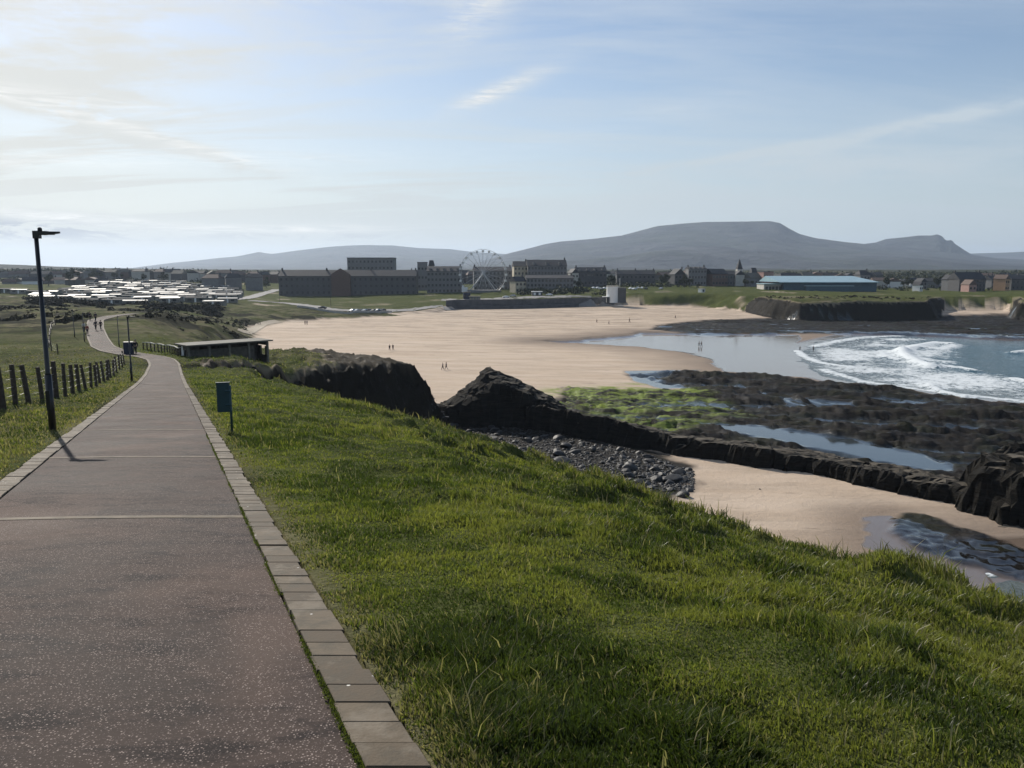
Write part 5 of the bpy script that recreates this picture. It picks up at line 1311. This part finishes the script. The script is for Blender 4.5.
for bl in [(500, 90, 48, 9, 20, .5), (478, 12, 34, 22, 25, .5), (60, 88, 90, 10, -4, .8), (140, 130, 110, 9, -14, .75), (290, 232, 120, 6, 2, 1.2), (60, 219, 85, 6, -3, 1.2), (760, 150, 130, 4, 8, .45), (930, 118, 130, 6, 10, .5),
           (120, 20, 260, 60, 8, .45), (900, 160, 220, 14, 2, .3), (520, 225, 220, 16, 4, .5)]:
    b = blob(*bl); tot = b if tot is None else g.math('ADD', tot, b)
cum = g.math('MULTIPLY', tot, g.rng(det, .36, .62, .12, 1.3))
left = g.rng(azn, R(20), R(-36), 0., 1.); lowv = g.rng(eln, R(21), R(2), 0., 1.)
cir = g.math('MULTIPLY', g.rng(wsp, .45, .66), g.math('ADD', g.math('MULTIPLY', left, .60), .26))
vl = g.math('ADD', g.math('MULTIPLY', g.rng(veil, .42, .65), .14), g.math('ADD', g.math('MULTIPLY', left, .14), g.math('MULTIPLY', g.math('POWER', lowv, 2.0), .80)))
cov = g.math('MINIMUM', g.math('ADD', g.math('ADD', cum, cir), vl), .93)
glow = blob(-260, -330, 620, 560, 0, 1.)
ccol = g.mix(g.math('MINIMUM', glow, 1.), g.mix(lowv, (6.4, 7.3, 8.4), (5.3, 6.2, 6.7)), g.mix(lowv, (8.0, 7.8, 7.2), (7.7, 7.4, 6.4)))
av2 = g.n('ShaderNodeCombineXYZ', i={0: g.math('MULTIPLY', azn, 11.), 1: g.math('MULTIPLY', eln, 55.), 2: 3.}).outputs[0]
det2 = g.noise(1.5, av2, 8, .68, .5); det3 = g.noise(2.6, g.n('ShaderNodeMapping', i={0: av2, 2: (0, 0, R(-35)), 3: (.5, 1.2, 1)}).outputs[0], 7, .7, .8)
grey = blob(30, 229, 85, 8, -2, 1.3); grey2 = blob(300, 236, 90, 4, 0, .6)
ccol = g.mix(g.math('MULTIPLY', g.math('MINIMUM', g.math('ADD', grey, grey2), 1.), g.rng(det2, .44, .53)), ccol, (3.7, 3.9, 4.3))
brt = None
for bl in [(80, 217, 80, 4, -3, 1.3), (290, 229, 110, 4, 1, 1.1), (40, 90, 110, 6, -3, 1.1), (150, 130, 120, 5, -12, 1.1), (500, 90, 50, 7, 20, 1.5), (478, 12, 30, 18, 25, 1.1), (150, 160, 260, 7, 3, .7), (640, 118, 160, 10, 12, .3)]:
    b = blob(*bl); brt = b if brt is None else g.math('ADD', brt, b)
brt = g.math('MINIMUM', g.math('MULTIPLY', brt, g.rng(det3, .38, .66)), 1.); ccol = g.mix(brt, ccol, (9.4, 9.2, 8.7)); cov = g.math('MAXIMUM', cov, g.math('MULTIPLY', brt, .9))
skyc = g.mix(cov, sky.outputs[0], ccol)
bg = g.n('ShaderNodeBackground', i={0: skyc, 1: .085})
g.n('ShaderNodeOutputWorld', i={0: bg.outputs[0]})

g = N('haze_mat'); vp = g.n('ShaderNodeVolumePrincipled', i={'Color': (.66, .80, 1., 1), 'Density': 6.5e-5, 'Anisotropy': .35}); M['haze'] = g.out(None, vp.outputs[0])
o = MB().box(0, 1500, 202, 40000, 30000, 440).build('haze', M['haze']); tag(o, 'thin sea haze over the bay', 'haze', kind='stuff')

cam = bpy.data.cameras.new('camera'); cam.sensor_width = 36; cam.lens = 36 * F / 1024; cam.clip_start = .05; cam.clip_end = 60000
co = link(bpy.data.objects.new('camera', cam)); co.location = (0, 0, CZ); co.rotation_euler = (math.pi / 2 - PITCH, 0, 0); scn.camera = co
scn.view_settings.view_transform = 'Standard'; scn.view_settings.look = 'None'; scn.view_settings.gamma = 1; scn.view_settings.exposure = 0.22; scn.view_settings.use_curve_mapping = False
scn.render.engine = 'CYCLES'; cy = scn.cycles; cy.use_denoising = True; cy.max_bounces = 5; cy.diffuse_bounces = 2; cy.glossy_bounces = 2; cy.transmission_bounces = 3; cy.volume_bounces = 0; cy.use_adaptive_sampling = True; cy.adaptive_threshold = .02
cy.caustics_reflective = False; cy.caustics_refractive = False
